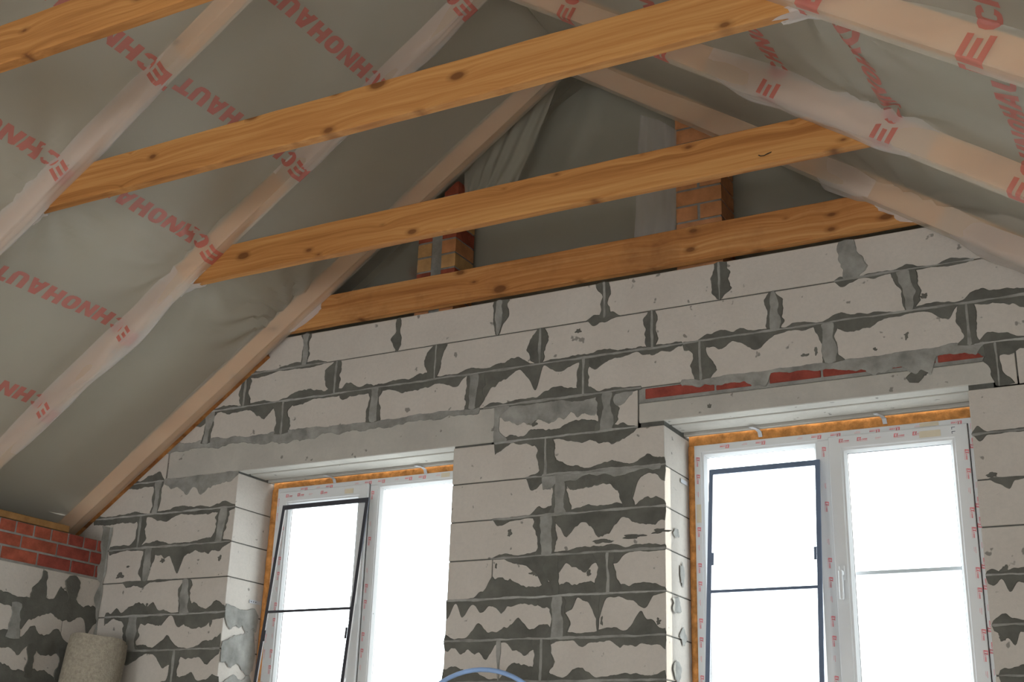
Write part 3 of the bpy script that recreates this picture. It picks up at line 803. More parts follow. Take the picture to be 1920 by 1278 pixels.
# ================================================================== VAPOUR FILM
def smooth(a, b, x):
    t = max(0.0, min(1.0, (x - a) / (b - a))); return t * t * (3 - 2 * t)
def film_n(side, Y, s):
    """inward offset of the film from the rafter undersides"""
    base = -0.10
    prev = None; best = 0.0
    for (y0, y1) in RAFT:
        e = 0.008 + 0.004 * abs(noise.noise((s * 3, y0 * 7, side)))
        d = max(y0 - e - Y, Y - y1 - e, 0.0)
        best = max(best, 1.0 - smooth(0.0, 0.014, d))
        # slack film runs onto the rafter in a soft fillet
        best = max(best, 0.06 * (1 - smooth(0.0, 0.08, d)))
    bay = 0.042 * noise.noise((Y * 1.7, s * 0.9, 4.0 + side)) + 0.012 * noise.noise((Y * 4.0, s * 2.2, 9.0 + side))
    # pulled folds fanning from the tie beams where they pierce the film
    for i, (y0, y1, *_ ) in enumerate(TIE):
        dy, ds = Y - (y0 + y1) / 2, s - 0.05
        r_ = math.hypot(dy, ds)
        if r_ < 0.9:
            ang = math.atan2(ds, dy)
            amp = 0.022 if (i == 0 and side < 0) or (i == 2 and side > 0) else 0.011
            bay += amp * math.exp(-((r_ - 0.22) / 0.26) ** 2) * math.sin(ang * 13 + 2.0 * noise.noise((r_ * 4, i, side)))
    wr = 0.0025 * noise.noise((Y * 22, s * 3.0, 2.0)) + 0.003 * abs(noise.noise((Y * 30, s * 1.4, 7.0 + side)))
    n = base + (1 - best) * bay + best * (0.112 + wr)
    return min(n, 0.022)
def film_pt(side, Y, s, lift=0.0):
    n = film_n(side, Y, s) + lift
    return RP(side, Y, min(s, s_ridge(n) - 0.001), n)
def y_samples(y0, y1):
    ys = set()
    y = y0
    while y < y1: ys.add(round(y, 4)); y += 0.028 if y > -3.4 else 0.2
    ys.add(y1)
    for a, b in RAFT:
        for k in range(-16, 17):
            for e in (a - 0.012, b + 0.012):
                v = e + k * 0.0016
                if y0 < v < y1: ys.add(round(v, 4))
    return sorted(ys)
films = {}
FLAB = {-1: 'translucent grey vapour barrier film, red lettering, slope above the brick courses', 1: 'translucent grey vapour barrier film, red lettering, slope opposite the brick courses'}
for side in (-1, 1):
    ys = y_samples(YB + .02, -0.046)
    s0 = S_EAVE[side]; ns = 120 if side < 0 else 150
    vv = []; ff = []
    for i in range(ns + 1):
        s = s0 + (2.32 - s0) * i / ns
        for Y in ys: vv.append(film_pt(side, Y, s))
    m_ = len(ys)
    for i in range(ns):
        for j in range(m_ - 1): ff.append((i * m_ + j, i * m_ + j + 1, (i + 1) * m_ + j + 1, (i + 1) * m_ + j))
    o = mk('vapour_film', vv, ff, M_FILM, None, True)
    o.data.set_sharp_from_angle(angle=math.radians(48))
    tag(o, FLAB[side], 'film')
    films[side] = o

# --- block lettering, made of convex quads on a 0..1 square
def box_q(x0, y0, x1, y1): return [(x0, y0), (x1, y0), (x1, y1), (x0, y1)]
GL = {
 'T': [box_q(0, .72, 1, 1), box_q(.33, 0, .67, .72)],
 'E': [box_q(0, 0, .36, 1), box_q(.36, .76, 1, 1), box_q(.36, .39, .9, .61), box_q(.36, 0, 1, .24)],
 'H': [box_q(0, 0, .36, 1), box_q(.64, 0, 1, 1), box_q(.36, .37, .64, .63)],
 'N': [box_q(0, 0, .32, 1), box_q(.68, 0, 1, 1), [(.32, 1), (.32, .55), (.68, 0), (.68, .45)]],
 'A': [[(0, 0), (.33, 0), (.62, 1), (.28, 1)], [(.67, 0), (1, 0), (.72, 1), (.5, 1)], box_q(.3, .17, .72, .38), [(.40, .62), (.60, .62), (.62, 1), (.38, 1)]],
 'U': [box_q(0, .3, .36, 1), box_q(.64, .3, 1, 1), [(0, .3), (.14, .06), (.40, .22), (.36, .3)], [(.14, .06), (.36, 0), (.64, 0), (.86, .06), (.60, .22), (.40, .22)][:4], [(.14, .06), (.86, .06), (.60, .24), (.40, .24)], [(.86, .06), (1, .3), (.64, .3), (.60, .22)]],
 'X': [[(0, 0), (.34, 0), (1, 1), (.66, 1)], [(.66, 0), (1, 0), (.34, 1), (0, 1)]],
}
def ringq(gap):
    o_ = []; n = 16
    for i in range(n):
        a0, a1 = 2 * math.pi * i / n, 2 * math.pi * (i + 1) / n
        am = (a0 + a1) / 2
        if gap and abs(math.atan2(math.sin(am), math.cos(am))) < gap: continue
        def P(a, rx, ry, e=2.6):
            c, s_ = math.cos(a), math.sin(a)
            return (.5 + rx * math.copysign(abs(c) ** (2 / e), c), .5 + ry * math.copysign(abs(s_) ** (2 / e), s_))
        o_.append([P(a0, .5, .5), P(a1, .5, .5), P(a1, .13, .28, 4), P(a0, .13, .28, 4)])
    return o_
GL['O'] = ringq(0); GL['C'] = ringq(0.5)
def glyph(mb, ch, place, nx=8, ny=6):
    for q in GL[ch]:
        if len(q) < 4: continue
        a, b, c, d = [Vector((*p, 0)) for p in q]
        w_ = max(1, int(math.ceil(nx * max((b - a).length, (c - d).length))))
        h_ = max(1, int(math.ceil(ny * max((d - a).length, (c - b).length))))
        vv = []
        for i in range(h_ + 1):
            for j in range(w_ + 1):
                l = a.lerp(d, i / h_); r_ = b.lerp(c, i / h_)
                p = l.lerp(r_, j / w_); vv.append(place(p.x, p.y))
        mb.add(vv, [(i * (w_ + 1) + j, i * (w_ + 1) + j + 1, (i + 1) * (w_ + 1) + j + 1, (i + 1) * (w_ + 1) + j) for i in range(h_) for j in range(w_)])
WORD = 'TECHNOHAUT'; PIT = 0.113
def _nom(Y):
    b_ = 0.0
    for (y0, y1) in RAFT:
        d = max(y0 - 0.01 - Y, Y - y1 - 0.01, 0.0); b_ = max(b_, 1.0 - smooth(0.0, 0.014, d))
    return -0.10 + 0.11 * b_
ARC = []; _l = 0.0; _y = -3.6; _n = _nom(_y)
while _y < -0.05:
    ARC.append((_l, _y)); _y2 = _y + 0.0015; _n2 = _nom(_y2)
    _l += math.hypot(0.0015, _n2 - _n); _y, _n = _y2, _n2
_off = next(l for l, y in ARC if y > -1.6) + 1.6
ARC = [(l - _off, y) for l, y in ARC]          # printed length equals Y in the bay between the 2nd and 3rd rafters
def arc_y(l):
    lo, hi = 0, len(ARC) - 1
    if l <= ARC[0][0]: return ARC[0][1]
    if l >= ARC[-1][0]: return ARC[-1][1]
    while hi - lo > 1:
        m_ = (lo + hi) // 2
        if ARC[m_][0] <= l: lo = m_
        else: hi = m_
    k = (l - ARC[lo][0]) / (ARC[hi][0] - ARC[lo][0])
    return ARC[lo][1] + k * (ARC[hi][1] - ARC[lo][1])
def film_word(side, s_mid, y_last, hgt=0.090, wd=0.101):
    mb = MB()
    for i, ch in enumerate(WORD):
        yc = y_last + (9 - i) * PIT           # reading runs away from the gable
        if yc < -3.3 or yc > -0.70: continue
        def place(u, v):
            Y = arc_y(yc + wd / 2 - u * wd)
            s = s_mid + (v - .5) * hgt * (-1 if side < 0 else 1)
            if side < 0: s += 0.02 * (u - .5) * 0
            P_ = film_pt(side, Y, s)
            nr = (film_pt(side, Y + .0015, s) - film_pt(side, Y - .0015, s)).cross(film_pt(side, Y, s + .003) - film_pt(side, Y, s - .003)).normalized()
            en = RP(side, 0, 0, 1) - RP(side, 0, 0, 0)
            if nr.dot(en) < 0: nr = -nr
            return P_ + nr * 0.003
        glyph(mb, ch, place, 26, 10)
    if mb.v: mk('printed_word', mb.v, mb.f, M_FILM_INK, films[side], True)
for sm in (-1.10, -0.455, 0.205, 0.86, 1.47, 2.05):
    for yl in (-1.735, -1.735 - 1.23): film_word(-1, sm, yl)
for sm in (-1.78, -1.2, -0.635, -0.045, 0.51, 1.1, 1.68):
    for yl in (-1.75, -1.75 - 1.23): film_word(1, sm, yl)

# --- torn collars of film around the tie ends (parts of the film)
def collar(side, tie, length, jag, seed, faces=(0, 1, 2), s_shift=0.0):
    y0, y1, z0, z1 = TIE[tie][:4]
    e = 0.006
    prof = [(y0 - e, z1), (y0 - e, (z0 + z1) / 2), (y0 - e, z0 - e), ((y0 + y1) / 2, z0 - e - .004), (y1 + e, z0 - e), (y1 + e, (z0 + z1) / 2)]
    fine = []
    for i in range(len(prof) - 1):
        for k in range(8): fine.append((prof[i][0] + (prof[i + 1][0] - prof[i][0]) * k / 8, prof[i][1] + (prof[i + 1][1] - prof[i][1]) * k / 8))
    fine.append(prof[-1])
    a, b = faces
    fine = fine[int(a * 8):int(b * 8) + 1]
    vv = []; nl = 10
    for q, (y, z) in enumerate(fine):
        L = length * (0.75 + jag * fbm(q * 0.09, seed, 2.0, 3))
        L *= 0.35 + 0.65 * math.sin(math.pi * min(1, max(0, (q + 1) / (len(fine) + 1)))) ** 0.6
        s_base = (z - Z0) / SN
        xb = RP(side, 0, s_base - 0.03, 0.0).x - (0.03 * CS if side < 0 else -0.03 * CS) * 0
        for k in range(nl + 1):
            t = k / nl
            x = xb + (1 if side < 0 else -1) * (-0.10 + (L + 0.10) * t)
            wob = 0.006 * noise.noise((q * .35, t * 4, seed)) + 0.022 * (1 - t) ** 2
            yy = y + (-1 if y < (y0 + y1) / 2 - .01 else (1 if y > (y0 + y1) / 2 + .01 else 0)) * abs(wob)
            zz = z - (abs(wob) if z < z0 else 0)
            vv.append((x, yy, zz))
    m_ = nl + 1
    ff = [(q * m_ + k, q * m_ + k + 1, (q + 1) * m_ + k + 1, (q + 1) * m_ + k) for q in range(len(fine) - 1) for k in range(nl)]
    mk('film_collar', vv, ff, M_FILM_D, films[side], True)
collar(-1, 1, 0.12, .5, 1.0, (1.4, 4.6))
collar(-1, 2, 0.03, .5, 2.0, (1.7, 4.2))
collar(-1, 0, 0.11, .4, 3.0, (0.0, 2.4))
collar(1, 2, 0.16, .6, 4.0, (1.75, 4.3))
collar(1, 1, 0.05, .6, 5.0, (0.0, 2.6))
collar(1, 0, 0.08, .7, 6.0, (0.0, 2.3))
# loose second layer hanging along some rafters
def loose_wrap(side, ri, sa, sb, n0, seed, wy=0.03):
    y0, y1 = RAFT[ri]; vv = []; ns = int((sb - sa) / 0.02); m_ = 17
    for i in range(ns + 1):
        s = sa + (sb - sa) * i / ns
        env = smooth(0, 0.22, i / ns) * smooth(0, 0.22, 1 - i / ns)
        for k in range(m_):
            t = k / (m_ - 1)
            rag = noise.noise((s * 4.0, seed, t * 2.0))
            Y = y0 - wy + (y1 - y0 + 2 * wy) * t
            f_ = film_n(side, min(Y, -0.05), s)
            n = f_ - 0.006 + env * (0.012 + n0 * (0.5 + rag)) + 0.005 * env * noise.noise((t * 6 + s * 2.0, s * 3, seed))
            if k in (0, m_ - 1): n = min(n, f_ - 0.004)
            vv.append(RP(side, Y + .006 * rag, s, n))
    ff = [(i * m_ + k, i * m_ + k + 1, (i + 1) * m_ + k + 1, (i + 1) * m_ + k) for i in range(ns) for k in range(m_ - 1)]
    mk('film_lap', vv, ff, M_FILM_T, films[side], True)
loose_wrap(-1, 1, -1.5, -0.0, 0.026, 2.2)
loose_wrap(-1, 1, 0.75, 2.15, 0.012, 3.2)
loose_wrap(-1, 2, -0.55, 1.0, 0.008, 4.4)
loose_wrap(1, 1, -0.25, 0.85, 0.02, 6.1)
loose_wrap(1, 0, -1.3, -0.10, 0.03, 7.7, 0.02)
loose_wrap(1, 0, 0.25, 0.55, 0.015, 8.8, 0.03)

# ================================================================== GABLE RECESS above the wall
# film stretched behind the brick piers
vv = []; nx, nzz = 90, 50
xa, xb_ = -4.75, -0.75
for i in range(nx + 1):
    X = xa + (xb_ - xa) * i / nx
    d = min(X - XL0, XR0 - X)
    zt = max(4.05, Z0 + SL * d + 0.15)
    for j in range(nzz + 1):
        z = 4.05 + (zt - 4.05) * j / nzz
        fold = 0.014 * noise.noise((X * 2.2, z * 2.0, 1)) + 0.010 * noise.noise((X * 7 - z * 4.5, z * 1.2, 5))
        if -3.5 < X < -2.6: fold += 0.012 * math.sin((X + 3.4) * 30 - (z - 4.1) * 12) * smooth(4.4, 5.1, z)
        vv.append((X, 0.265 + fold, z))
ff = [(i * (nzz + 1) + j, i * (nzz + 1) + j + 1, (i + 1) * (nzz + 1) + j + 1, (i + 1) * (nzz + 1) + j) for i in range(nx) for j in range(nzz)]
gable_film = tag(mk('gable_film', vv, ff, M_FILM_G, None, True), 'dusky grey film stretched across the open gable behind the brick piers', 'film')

# brick piers standing on the block wall
def pier(x0, x1, y0, y1, pattern, label):
    root = empty('brick_pier', ((x0 + x1) / 2, (y0 + y1) / 2, 4.088))
    tag(root, label, 'brick pier')
    mid = (x0 + x1) / 2
    d = min(x0 - XL0, XR0 - x1); dmax = min(max(x0, mid) - XL0, XR0 - min(x1, mid)) 
    core = [(x0 + .005, 4.088), (x1 - .005, 4.088), (x1 - .005, 5.3), (x0 + .005, 5.3)]
    core = clip_poly(clip_poly(core, -SL, 1, Z0 - SL * XL0 + 0.03), SL, 1, Z0 + SL * XR0 + 0.03)
    MB().prism_y(core, y0 + .005, y1 - .005).build('mortar_core', M_MORTAR_G, root)
    z = 4.088; c = 0
    while z < 5.2:
        z1 = z + 0.090
        parts = [(x0, x1)] if pattern == 'full' and c % 2 == 0 else [(x0, mid - .008), (mid + .008, x1)]
        if pattern == 'half': parts = [(x0, mid - .035), (mid + .035, x1)]
        for (a, b) in parts:
            poly = [(a, z + .006), (b, z + .006), (b, z1 - .006), (a, z1 - .006)]
            poly = clip_poly(clip_poly(poly, -SL, 1, Z0 - SL * XL0 + 0.05), SL, 1, Z0 + SL * XR0 + 0.05)
            if len(poly) < 3: continue
            if pattern == 'half': mt = M_BRICK if c % 3 == 2 or c == 5 else (M_BRICK_Y if rng.random() < .7 else M_BRICK_O)
            else: mt = M_BRICK_O
            MB().prism_y(poly, y0 + rng.uniform(0, .003), y1).build('brick', mt, root)
        z = z1; c += 1
    return root
pier(-3.725, -3.472, 0.035, 0.235, 'half', 'patchy red and ochre brick pier beside the bunched film folds')
pier(-2.141, -1.897, 0.035, 0.225, 'full', 'orange brick pier beside the hanging pale film strip')
# band of dim red bricks seen through the film
for c in range(5):
    MB().box(-3.96, -3.86, 0.285, 0.305, 4.10 + c * .09 + .01, 4.10 + (c + 1) * .09 - .01, 0.003).build('brick', M_BRICK, wall_back)

def curtain(name, label, tops, bots, yc, amp, freq, seed, mat, cat='film'):
    """hanging film between an upper and a lower polyline (X,Z)"""
    vv = []; nu, nv = 60, 30
    def along(pl, t):
        k = t * (len(pl) - 1); i = min(int(k), len(pl) - 2); return Vector((*pl[i], 0)).lerp(Vector((*pl[i + 1], 0)), k - i)
    for i in range(nu + 1):
        t = i / nu
        a, b = along(tops, t), along(bots, t)
        for j in range(nv + 1):
            v = j / nv
            p = a.lerp(b, v)
            y = yc + amp * math.sin(t * freq + 1.5 * noise.noise((t * 3, v * 2, seed))) * (0.35 + 0.65 * v) + 0.006 * noise.noise((t * 9, v * 3, seed))
            vv.append((p.x + 0.006 * noise.noise((v * 4, t, seed + 3)), y, p.y))
    ff = [(i * (nv + 1) + j, i * (nv + 1) + j + 1, (i + 1) * (nv + 1) + j + 1, (i + 1) * (nv + 1) + j) for i in range(nu) for j in range(nv)]
    return tag(mk(name, vv, ff, mat, None, True), label, cat)
def wxz(px, py, Y): P = bpY(px, py, Y); return (P.x, P.z)
Yc = 0.012
curtain('film_strip', 'pale loose film strip hanging from the rafter over the orange brick pier edge',
        [wxz(1200, 215, Yc), wxz(1235, 225, Yc), wxz(1268, 243, Yc)],
        [wxz(1188, 462, Yc), wxz(1230, 456, Yc), wxz(1266, 450, Yc)], Yc, 0.012, 9.0, 2.0, M_FILM_T)
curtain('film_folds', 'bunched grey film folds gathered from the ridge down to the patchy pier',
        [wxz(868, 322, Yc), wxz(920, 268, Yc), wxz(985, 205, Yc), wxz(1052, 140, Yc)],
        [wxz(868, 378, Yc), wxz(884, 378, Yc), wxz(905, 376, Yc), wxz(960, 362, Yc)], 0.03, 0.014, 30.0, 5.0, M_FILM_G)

# ================================================================== WINDOWS
def ring_mesh(mb, x0, x1, z0, z1, w, yf, yb, ch=0.006):
    """picture-frame ring with a chamfered inner front edge"""
    o = [(x0, z0), (x1, z0), (x1, z1), (x0, z1)]
    def ins(d): return [(x0 + d, z0 + d), (x1 - d, z0 + d), (x1 - d, z1 - d), (x0 + d, z1 - d)]
    rings = [[(x, yb, z) for x, z in o], [(x, yf + .002, z) for x, z in o], [(x, yf, z) for x, z in ins(.002)],
             [(x, yf, z) for x, z in ins(w - ch)], [(x, yf + ch, z) for x, z in ins(w)], [(x, yb, z) for x, z in ins(w)]]
    vv = [v for r_ in rings for v in r_]
    n = len(rings)
    mb.add(vv, [(4 * i + j, 4 * i + (j + 1) % 4, 4 * ((i + 1) % n) + (j + 1) % 4, 4 * ((i + 1) % n) + j) for i in range(n) for j in range(4)])
    return mb
def bead_ring(mb, x0, x1, z0, z1, w, yf, yb):
    rings = []
    def ins(d): return [(x0 + d, z0 + d), (x1 - d, z0 + d), (x1 - d, z1 - d), (x0 + d, z1 - d)]
    for d, y in ((0, yb), (0, yf), (w * .4, yf + .001), (w, yf + w * .9), (w, yb)): rings.append([(x, y, z) for x, z in ins(d)])
    n = len(rings); vv = [v for r_ in rings for v in r_]
    mb.add(vv, [(4 * i + j, 4 * i + (j + 1) % 4, 4 * ((i + 1) % n) + (j + 1) % 4, 4 * ((i + 1) % n) + j) for i in range(n) for j in range(4)])
def pane(parent, x0, x1, z0, z1, y):
    o = MB().box(x0, x1, y, y + .004, z0, z1).build('pane', M_GLASS, parent)
    mb = MB()
    bead_ring(mb, x0 - .002, x1 + .002, z0 - .002, z1 + .002, .006, y - .004, y - .0005)
    mb.build('gasket', M_GASKET, o)
    return o
def logos(parent, p0, dirv, upv, count, pitch, y, skip=(), size=0.017):
    """row of the red film marks: two bold letters and a small word, ruled below"""
    mb = MB()
    d = Vector((dirv[0], 0, dirv[1])); u = Vector((upv[0], 0, upv[1])); p0 = Vector((p0[0], y - .0012, p0[1]))
    for i in range(count):
        if i in skip: continue
        o_ = p0 + d * (i * pitch)
        def pl(ox, w_, h_, oy=0.0):
            return lambda a, b: o_ + d * (ox + a * w_ + b * h_ * .15) + u * (oy + b * h_)
        if i % 3 == 2:
            mb.add([pl(0, size * 1.6, .0015, .006)(a, b) for a, b in ((0, 0), (1, 0), (1, 1), (0, 1))], [(0, 1, 2, 3)])
            mb.add([pl(0, size * 1.2, .001, 0.0)(a, b) for a, b in ((0, 0), (1, 0), (1, 1), (0, 1))], [(0, 1, 2, 3)])
            continue
        glyph(mb, 'E', pl(0, size * .55, size), 1, 1); glyph(mb, 'X', pl(size * .6, size * .55, size), 1, 1)
        for k, ch in enumerate('CONH'): glyph(mb, ch, pl(size * (1.28 + k * .4), size * .34, size * .4, size * .1), 1, 1)
        mb.add([pl(0, size * 2.9, .001, -.003)(a, b) for a, b in ((0, 0), (1, 0), (1, 1), (0, 1))], [(0, 1, 2, 3)])
    if mb.v: return mk('printed_film_marks', mb.v, mb.f, M_INK, parent)
def tape(parent, x0, x1, z0, z1, y):
    MB().box(x0, x1, y - .0012, y - .0002, z0, z1).build('tape_patch', M_TAPE, parent)
def foam(parent, pts_in, pts_out, y, seed):
    """ragged foam bulging out of the gap: strip between two polylines (X,Z)"""
    vv = []; n = 140
    def along(pl, t):
        k = t * (len(pl) - 1); i = min(int(k), len(pl) - 2); return Vector((*pl[i], 0)).lerp(Vector((*pl[i + 1], 0)), k - i)
    for i in range(n + 1):
        t = i / n
        a, b = along(pts_in, t), along(pts_out, t)
        bulge = 0.014 + 0.012 * fbm(t * 12, seed, 2, 3)
        drift = max(0.0, 0.012 * fbm(t * 9, seed + 4, 2, 3))
        e = (a - b); e = e.normalized() if e.length > 0 else e
        for k in range(5):
            q = k / 4
            p = b.lerp(a + e * drift, q)
            vv.append((p.x, y - bulge * math.sin(math.pi * (.08 + .84 * q)) + 0.004, p.y))
    ff = [(i * 5 + k, i * 5 + k + 1, (i + 1) * 5 + k + 1, (i + 1) * 5 + k) for i in range(n) for k in range(4)]
    mk('mounting_foam', vv, ff, M_FOAM, parent, True)
def bracket(parent, x, z, yw, yf, dx=0.012):
    """galvanised fixing strap from the lintel soffit down to the frame"""
    mb = MB(); w_ = .010
    path = [(x - dx * 2.0, yw, z - .0015), (x - dx * .6, yw + .045, z - .002), (x, yf - .012, z - .010), (x + .002, yf - .003, z - .034)]
    vv = []
    for (px_, py_, pz_) in path: vv += [(px_ - w_, py_, pz_), (px_ + w_, py_, pz_), (px_ + w_, py_, pz_ - .002), (px_ - w_, py_, pz_ - .002)]
    ff = [(4 * i + j, 4 * i + (j + 1) % 4, 4 * i + 4 + (j + 1) % 4, 4 * i + 4 + j) for i in range(3) for j in range(4)] + [(0, 1, 2, 3), (12, 13, 14, 15)]
    o = mb.add(vv, ff).build('fixing_bracket', M_METAL, parent)
    MB().box(x - .004, x + .004, yf - .007, yf - .002, z - .026, z - .018, .001).build('screw_head', M_GASKET, o)

def window(name, label, op, fr, mull, sash_side, YF=0.300):
    root = structure(empty(name, ((op[0] + op[1]) / 2, 0.33, op[2])), label)
    x0, x1, z0, z1 = fr
    yb = YF + .065
    f_ = ring_mesh(MB(), x0, x1, z0, z1, .040, YF, yb).box(mull - .036, mull + .036, YF + .001, yb - .001, z0 + .04, z1 - .04).build('frame', M_PVC, root)
    halves = {-1: (x0 + .040, mull - .036), 1: (mull + .036, x1 - .040)}
    for sd, (a, b) in halves.items():
        if sd == sash_side:
            sa, sb, sz0, sz1 = a - .012, b + .012, z0 + .030, z1 - .030
            s_ = ring_mesh(MB(), sa, sb, sz0, sz1, .062, YF - .018, YF + .05).build('sash', M_PVC, root)
            mb = MB(); bead_ring(mb, sa + .061, sb - .061, sz0 + .061, sz1 - .061, .020, YF - .012, YF + .03); mb.build('glazing_bead', M_PVC, s_)
            p_ = (sa + .079, sb - .079, sz0 + .079, sz1 - .079)
            pane(s_, *p_, YF + .012)
            hx = sa + .032 if sd > 0 else sb - .032
            zc_ = 2.575
            h = MB().box(hx - .014, hx + .014, YF - .026, YF - .018, zc_ - .035, zc_ + .035, .004).build('handle_plate', M_PVC, s_)
            MB().box(hx - .009, hx + .009, YF - .060, YF - .024, zc_ - .012, zc_ + .010, .004).box(hx - .0095, hx + .0095, YF - .062, YF - .044, zc_ - .125, zc_ + .010, .005).build('handle', M_PVC, h)
            # printed film: sash rails
            logos(s_, (sa + .05, sz1 - .032), (1, 0), (0, 1), int((sb - sa - .1) / .085), .085, YF - .018, (4,) if sd < 0 else (5,))
            hinge = sb if sd > 0 else sa
            jx = sb - .018 if sd > 0 else sa + .04
            logos(s_, (jx, sz1 - .12), (0, -1), (1, 0), 14, .088, YF - .018)
            if sd > 0: logos(s_, (sa + .008, sz0 + .06), (0, 1), (-1, 0), 0, .09, YF - .018)
            # black ring standing in for the narrow shadow gap around the sash
            mb = MB(); bead_ring(mb, sa - .003, sb + .003, sz0 - .003, sz1 + .003, .003, YF - .003, YF + .002); mb.build('sash_shadow_gap', M_GASKET, s_)
        else:
            mb = MB(); bead_ring(mb, a - .001, b + .001, z0 + .039, z1 - .039, .022, YF + .004, YF + .05); mb.build('glazing_bead', M_PVC, root)
            pane(root, a + .018, b - .018, z0 + .058, z1 - .058, YF + .03)
    # printed film on the outer frame, upside down along the head
    logos(root, (x1 - .05, z1 - .012), (-1, 0), (0, -1), int((x1 - x0 - .1) / .092), .092, YF, (1, 9))
    logos(root, (mull - .010, z1 - .07), (0, -1), (1, 0), 14, .088, YF + .001, (1, 4))
    logos(root, (x1 - .008, z0 + .05), (0, 1), (-1, 0), 15, .09, YF, (12,))
    logos(root, (x0 + .012, z1 - .06), (0, -1), (1, 0), 15, .088, YF, (3,))
    foam(root, [(x0, z0), (x0, z1)], [(op[0] + .001, z0), (op[0] + .001, z1)], YF + .012, 3.0)
    foam(root, [(x0, z1), (x1, z1)], [(x0, op[3] - .001), (x1, op[3] - .001)], YF + .012, 6.0)
    foam(root, [(x1, z0), (x1, z1)], [(op[1] - .001, z0), (op[1] - .001, z1)], YF + .012, 9.0)
    MB().box(op[0] + .002, op[1] - .002, YF + .02, YF + .06, z1 + .001, op[3] - .001).box(op[0] + .002, x0 - .001, YF + .02, YF + .06, op[2], z1).box(x1 + .001, op[1] - .002, YF + .02, YF + .06, op[2], z1).box(op[0] + .002, op[1] - .002, YF + .02, YF + .06, op[2] + .001, z0 - .001).build('foam_backing', M_FOAM, root)
    return root
win1 = window('window_1', 'white plastic two-part window with a dark insect screen leaning in it', W1, (-4.806, -3.432, 1.885, 3.252), -4.112, -1)
win2 = window('window_2', 'white plastic two-part window with a handle on its sash', W2, (-2.168, -0.829, 1.885, 3.250), -1.512, 1)
for (px, py, w_) in ((627, 893, win1), (797, 880, win1), (1424, 806, win2), (1657, 778, win2)):
    bracket(w_, bpY(px, py, .29).x, (3.284 if w_ is win1 else 3.296), 0.225, 0.30)
# reveal strap of the first window
o = MB().box(W1[0] + .001, W1[0] + .003, 0.20, 0.30, 2.565, 2.585).build('fixing_bracket', M_METAL, win1)
for yy in (.215, .235, .255): MB().box(W1[0] + .003, W1[0] + .0036, yy - .003, yy + .003, 2.572, 2.578).build('strap_hole', M_GASKET, o)
o = MB().box(W2[0] + .001, W2[0] + .003, 0.20, 0.29, 3.045, 3.065).build('fixing_bracket', M_METAL, win2)
P = bpY(655, 917, .282); tape(win1, P.x - .030, P.x + .030, 3.176, 3.204, .2815)
P = bpY(838, 884, .30); tape(win1, P.x - .035, P.x + .02, 3.220, 3.244, .2995)
P = bpY(1744, 806, .282); tape(win2, P.x - .05, P.x + .045, 3.172, 3.203, .2815)
P = bpY(1740, 785, .30); tape(win2, P.x - .04, P.x + .045, 3.228, 3.246, .2995)
tape(win2, -2.160, -2.136, 2.86, 2.95, .2995)
# pencilled numerals at the sash corner
P = bpY(1788, 803, .28); mb = MB()
for dx, dz in ((0, 0), (0, -.02)):
    mb.box(P.x + dx - .010, P.x + dx + .006, .2805, .2815, P.z + dz + .006, P.z + dz + .0085)
    mb.box(P.x + dx - .010, P.x + dx - .0075, .2805, .2815, P.z + dz - .003, P.z + dz + .0085)
mb.build('pencil_numerals', M_PENCIL, win2)

# stones/sills below the windows
for (x0, x1, z0, z1), w_ in ((W1, win1), (W2, win2)):
    MB().box(x0 + .004, x1 - .004, 0.0, 0.295, z0 - .004, z0 + .006).build('sill_bed', M_MORTAR_G, w_)

# ------------------------------------------------------------------ insect screens leaning in the openings
def screen(label, x0, x1, zt, zb, yt, yb, mat, group=None, hand=2.37):
    root = empty('insect_screen', ((x0 + x1) / 2, yb, zb))
    tag(root, label, 'insect screen', group)
    th = .010; w_ = .021
    def P(x, v, d):      # v = 0 bottom .. 1 top
        return Vector((x, yb + (yt - yb) * v - d, zb + (zt - zb) * v))
    Hh = zt - zb
    def bar(name, xa, xb2, va, vb):
        vv = [P(x, v, d) for x in (xa, xb2) for v in (va, vb) for d in (0, th)]
        return MB().add(vv, [(0, 1, 3, 2), (4, 6, 7, 5), (0, 4, 5, 1), (2, 3, 7, 6), (0, 2, 6, 4), (1, 5, 7, 3)]).build(name, mat, root)
    bar('frame_stile', x0, x0 + w_, 0, 1); bar('frame_stile', x1 - w_, x1, 0, 1)
    bar('frame_rail', x0 + w_, x1 - w_, 0, w_ / Hh); bar('frame_rail', x0 + w_, x1 - w_, 1 - w_ * 1.25 / Hh, 1)
    vm = (2.505 - zb) / Hh
    bar('cross_bar', x0 + w_, x1 - w_, vm - .0065 / Hh, vm + .0065 / Hh)
    for xs, sg in ((x0 + w_, 1), (x1 - w_, -1)):
        v0 = (hand - zb) / Hh
        vv = [P(xs + sg * a, v0 + b / Hh, d) for a in (0, .012) for b in (-.03, .03) for d in (th + .001, th + .004)]
        MB().add(vv, [(0, 1, 3, 2), (4, 6, 7, 5), (0, 4, 5, 1), (2, 3, 7, 6), (0, 2, 6, 4), (1, 5, 7, 3)]).build('pull_tab', mat, root)
    vv = [P(x0 + w_, w_ / Hh, th * .5), P(x1 - w_, w_ / Hh, th * .5), P(x1 - w_, 1 - w_ / Hh, th * .5), P(x0 + w_, 1 - w_ / Hh, th * .5)]
    mk('mesh_panel', vv, [(0, 1, 2, 3)], M_MESH, root)
    return root
screen('dark framed insect screen leaning on the window without a visible handle', -4.715, -4.100, 3.132, 1.858, 0.255, 0.115, M_DARK)
screen('insect screen with flare-tinted frame colour leaning beside the handled window sash', -2.076, -1.528, 3.110, 1.858, 0.268, 0.125, M_DARK_FLARE, hand=2.66)
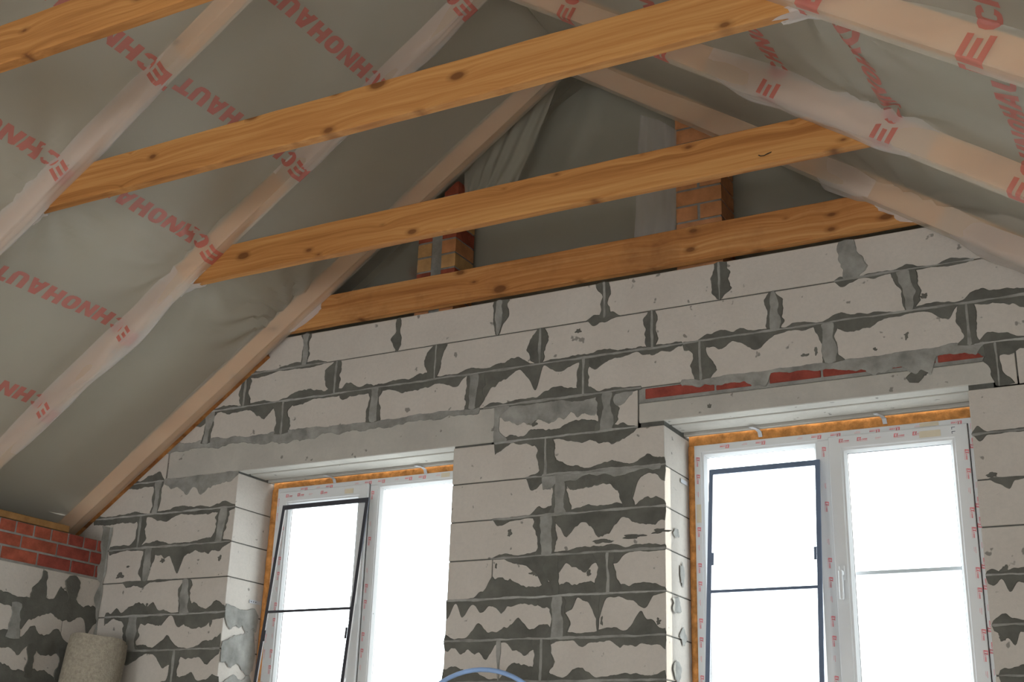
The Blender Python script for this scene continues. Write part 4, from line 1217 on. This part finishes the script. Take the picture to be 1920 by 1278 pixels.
# pale screen fitted outside the handled sash
root = tag(empty('insect_screen', (-1.19, 0.385, 1.93)), 'pale insect screen fitted outside the handled window sash', 'insect screen')
for a, b, z0_, z1_ in ((-1.47, -1.452, 1.93, 3.22), (-.92, -.902, 1.93, 3.22)): MB().box(a, b, .380, .390, z0_, z1_).build('frame_stile', M_WPROF, root)
for z_ in (1.93, 3.20): MB().box(-1.452, -.92, .380, .390, z_, z_ + .018).build('frame_rail', M_WPROF, root)
MB().box(-1.452, -.92, .380, .390, 2.580, 2.596).build('cross_bar', M_WPROF, root)
mk('mesh_panel', [(-1.452, .385, 1.948), (-.92, .385, 1.948), (-.92, .385, 3.2), (-1.452, .385, 3.2)], [(0, 1, 2, 3)], M_MESH, root)

# ================================================================== LOOSE THINGS
# roll of felt leaning in the corner
base, top = Vector((-5.640, -0.430, 0.0)), Vector((-5.588, -0.200, 2.335))
ax = (top - base).normalized(); a_ = ax.cross(Vector((0, 1, 0))).normalized(); b_ = ax.cross(a_)
root = tag(empty('felt_roll', base), 'grey-beige roll of felt matting leaning upright in the wall corner', 'roll')
vv = []; turns = 4.5; n = 180; nh = 30; th = .012
for j in range(nh + 1):
    for i in range(n + 1):
        t = i / n; ang = -2 * math.pi * turns * t + 1.2
        r_ = 0.045 + 0.122 * t
        for rr in (r_, r_ + th):
            wob = 1 + 0.012 * noise.noise((math.cos(ang) * 1.2, math.sin(ang) * 1.2, j * .4))
            k = j / nh
            hh = k + (0.004 * noise.noise((i * .2, 0, 0)) if j == nh else 0)
            round_ = 1 - (0.04 if j == nh and rr > .15 else 0)
            vv.append(base + (top - base) * hh + (a_ * math.cos(ang) + b_ * math.sin(ang)) * rr * wob * round_)
L_ = 2 * (n + 1); ff = []
for j in range(nh):
    for i in range(n):
        for q in (0, 1):
            ff.append((j * L_ + 2 * i + q, j * L_ + 2 * i + 2 + q, (j + 1) * L_ + 2 * i + 2 + q, (j + 1) * L_ + 2 * i + q))
    ff.append((j * L_, j * L_ + 1, (j + 1) * L_ + 1, (j + 1) * L_)); e = 2 * n
    ff.append((j * L_ + e, j * L_ + e + 1, (j + 1) * L_ + e + 1, (j + 1) * L_ + e))
for j in (0, nh):
    for i in range(n): ff.append((j * L_ + 2 * i, j * L_ + 2 * i + 1, j * L_ + 2 * i + 3, j * L_ + 2 * i + 2))
MB().add(vv, ff).build('wound_felt', M_FELT, root)

# springy blue pipe bent into an arch in front of the pier
pts = []; Yp = -0.30; cx_, zt_, R_ = -3.005, 2.118, 0.44
for i in range(13): pts.append((cx_ - R_ - .02 * (1 - i / 13), Yp, 0.012 + (zt_ - R_ - .012) * i / 13))
for i in range(33):
    a = math.pi - math.pi * i / 32
    pts.append((cx_ + R_ * math.cos(a), Yp, zt_ - R_ + R_ * math.sin(a)))
for i in range(1, 14): pts.append((cx_ + R_ + .02 * (i / 13), Yp, zt_ - R_ - (zt_ - R_ - .012) * i / 13))
tag(MB().tube(pts, 0.011, 12).build('plastic_pipe', M_PIPE, None, True), 'springy pale blue plastic pipe arching up in front of the block pier', 'pipe')

# bent nail left in the second tie beam
tb = bpy.data.objects['tie_beam.001']
pts = [bpY(px, py, -0.8905) + Vector((0, dy, 0)) for px, py, dy in ((1446, 284, .004), (1440, 289, -.006), (1434, 294, -.012), (1428, 295, -.014), (1424, 293, -.012))]
MB().tube(pts, 0.0022, 6).build('bent_nail', M_GASKET, tb)
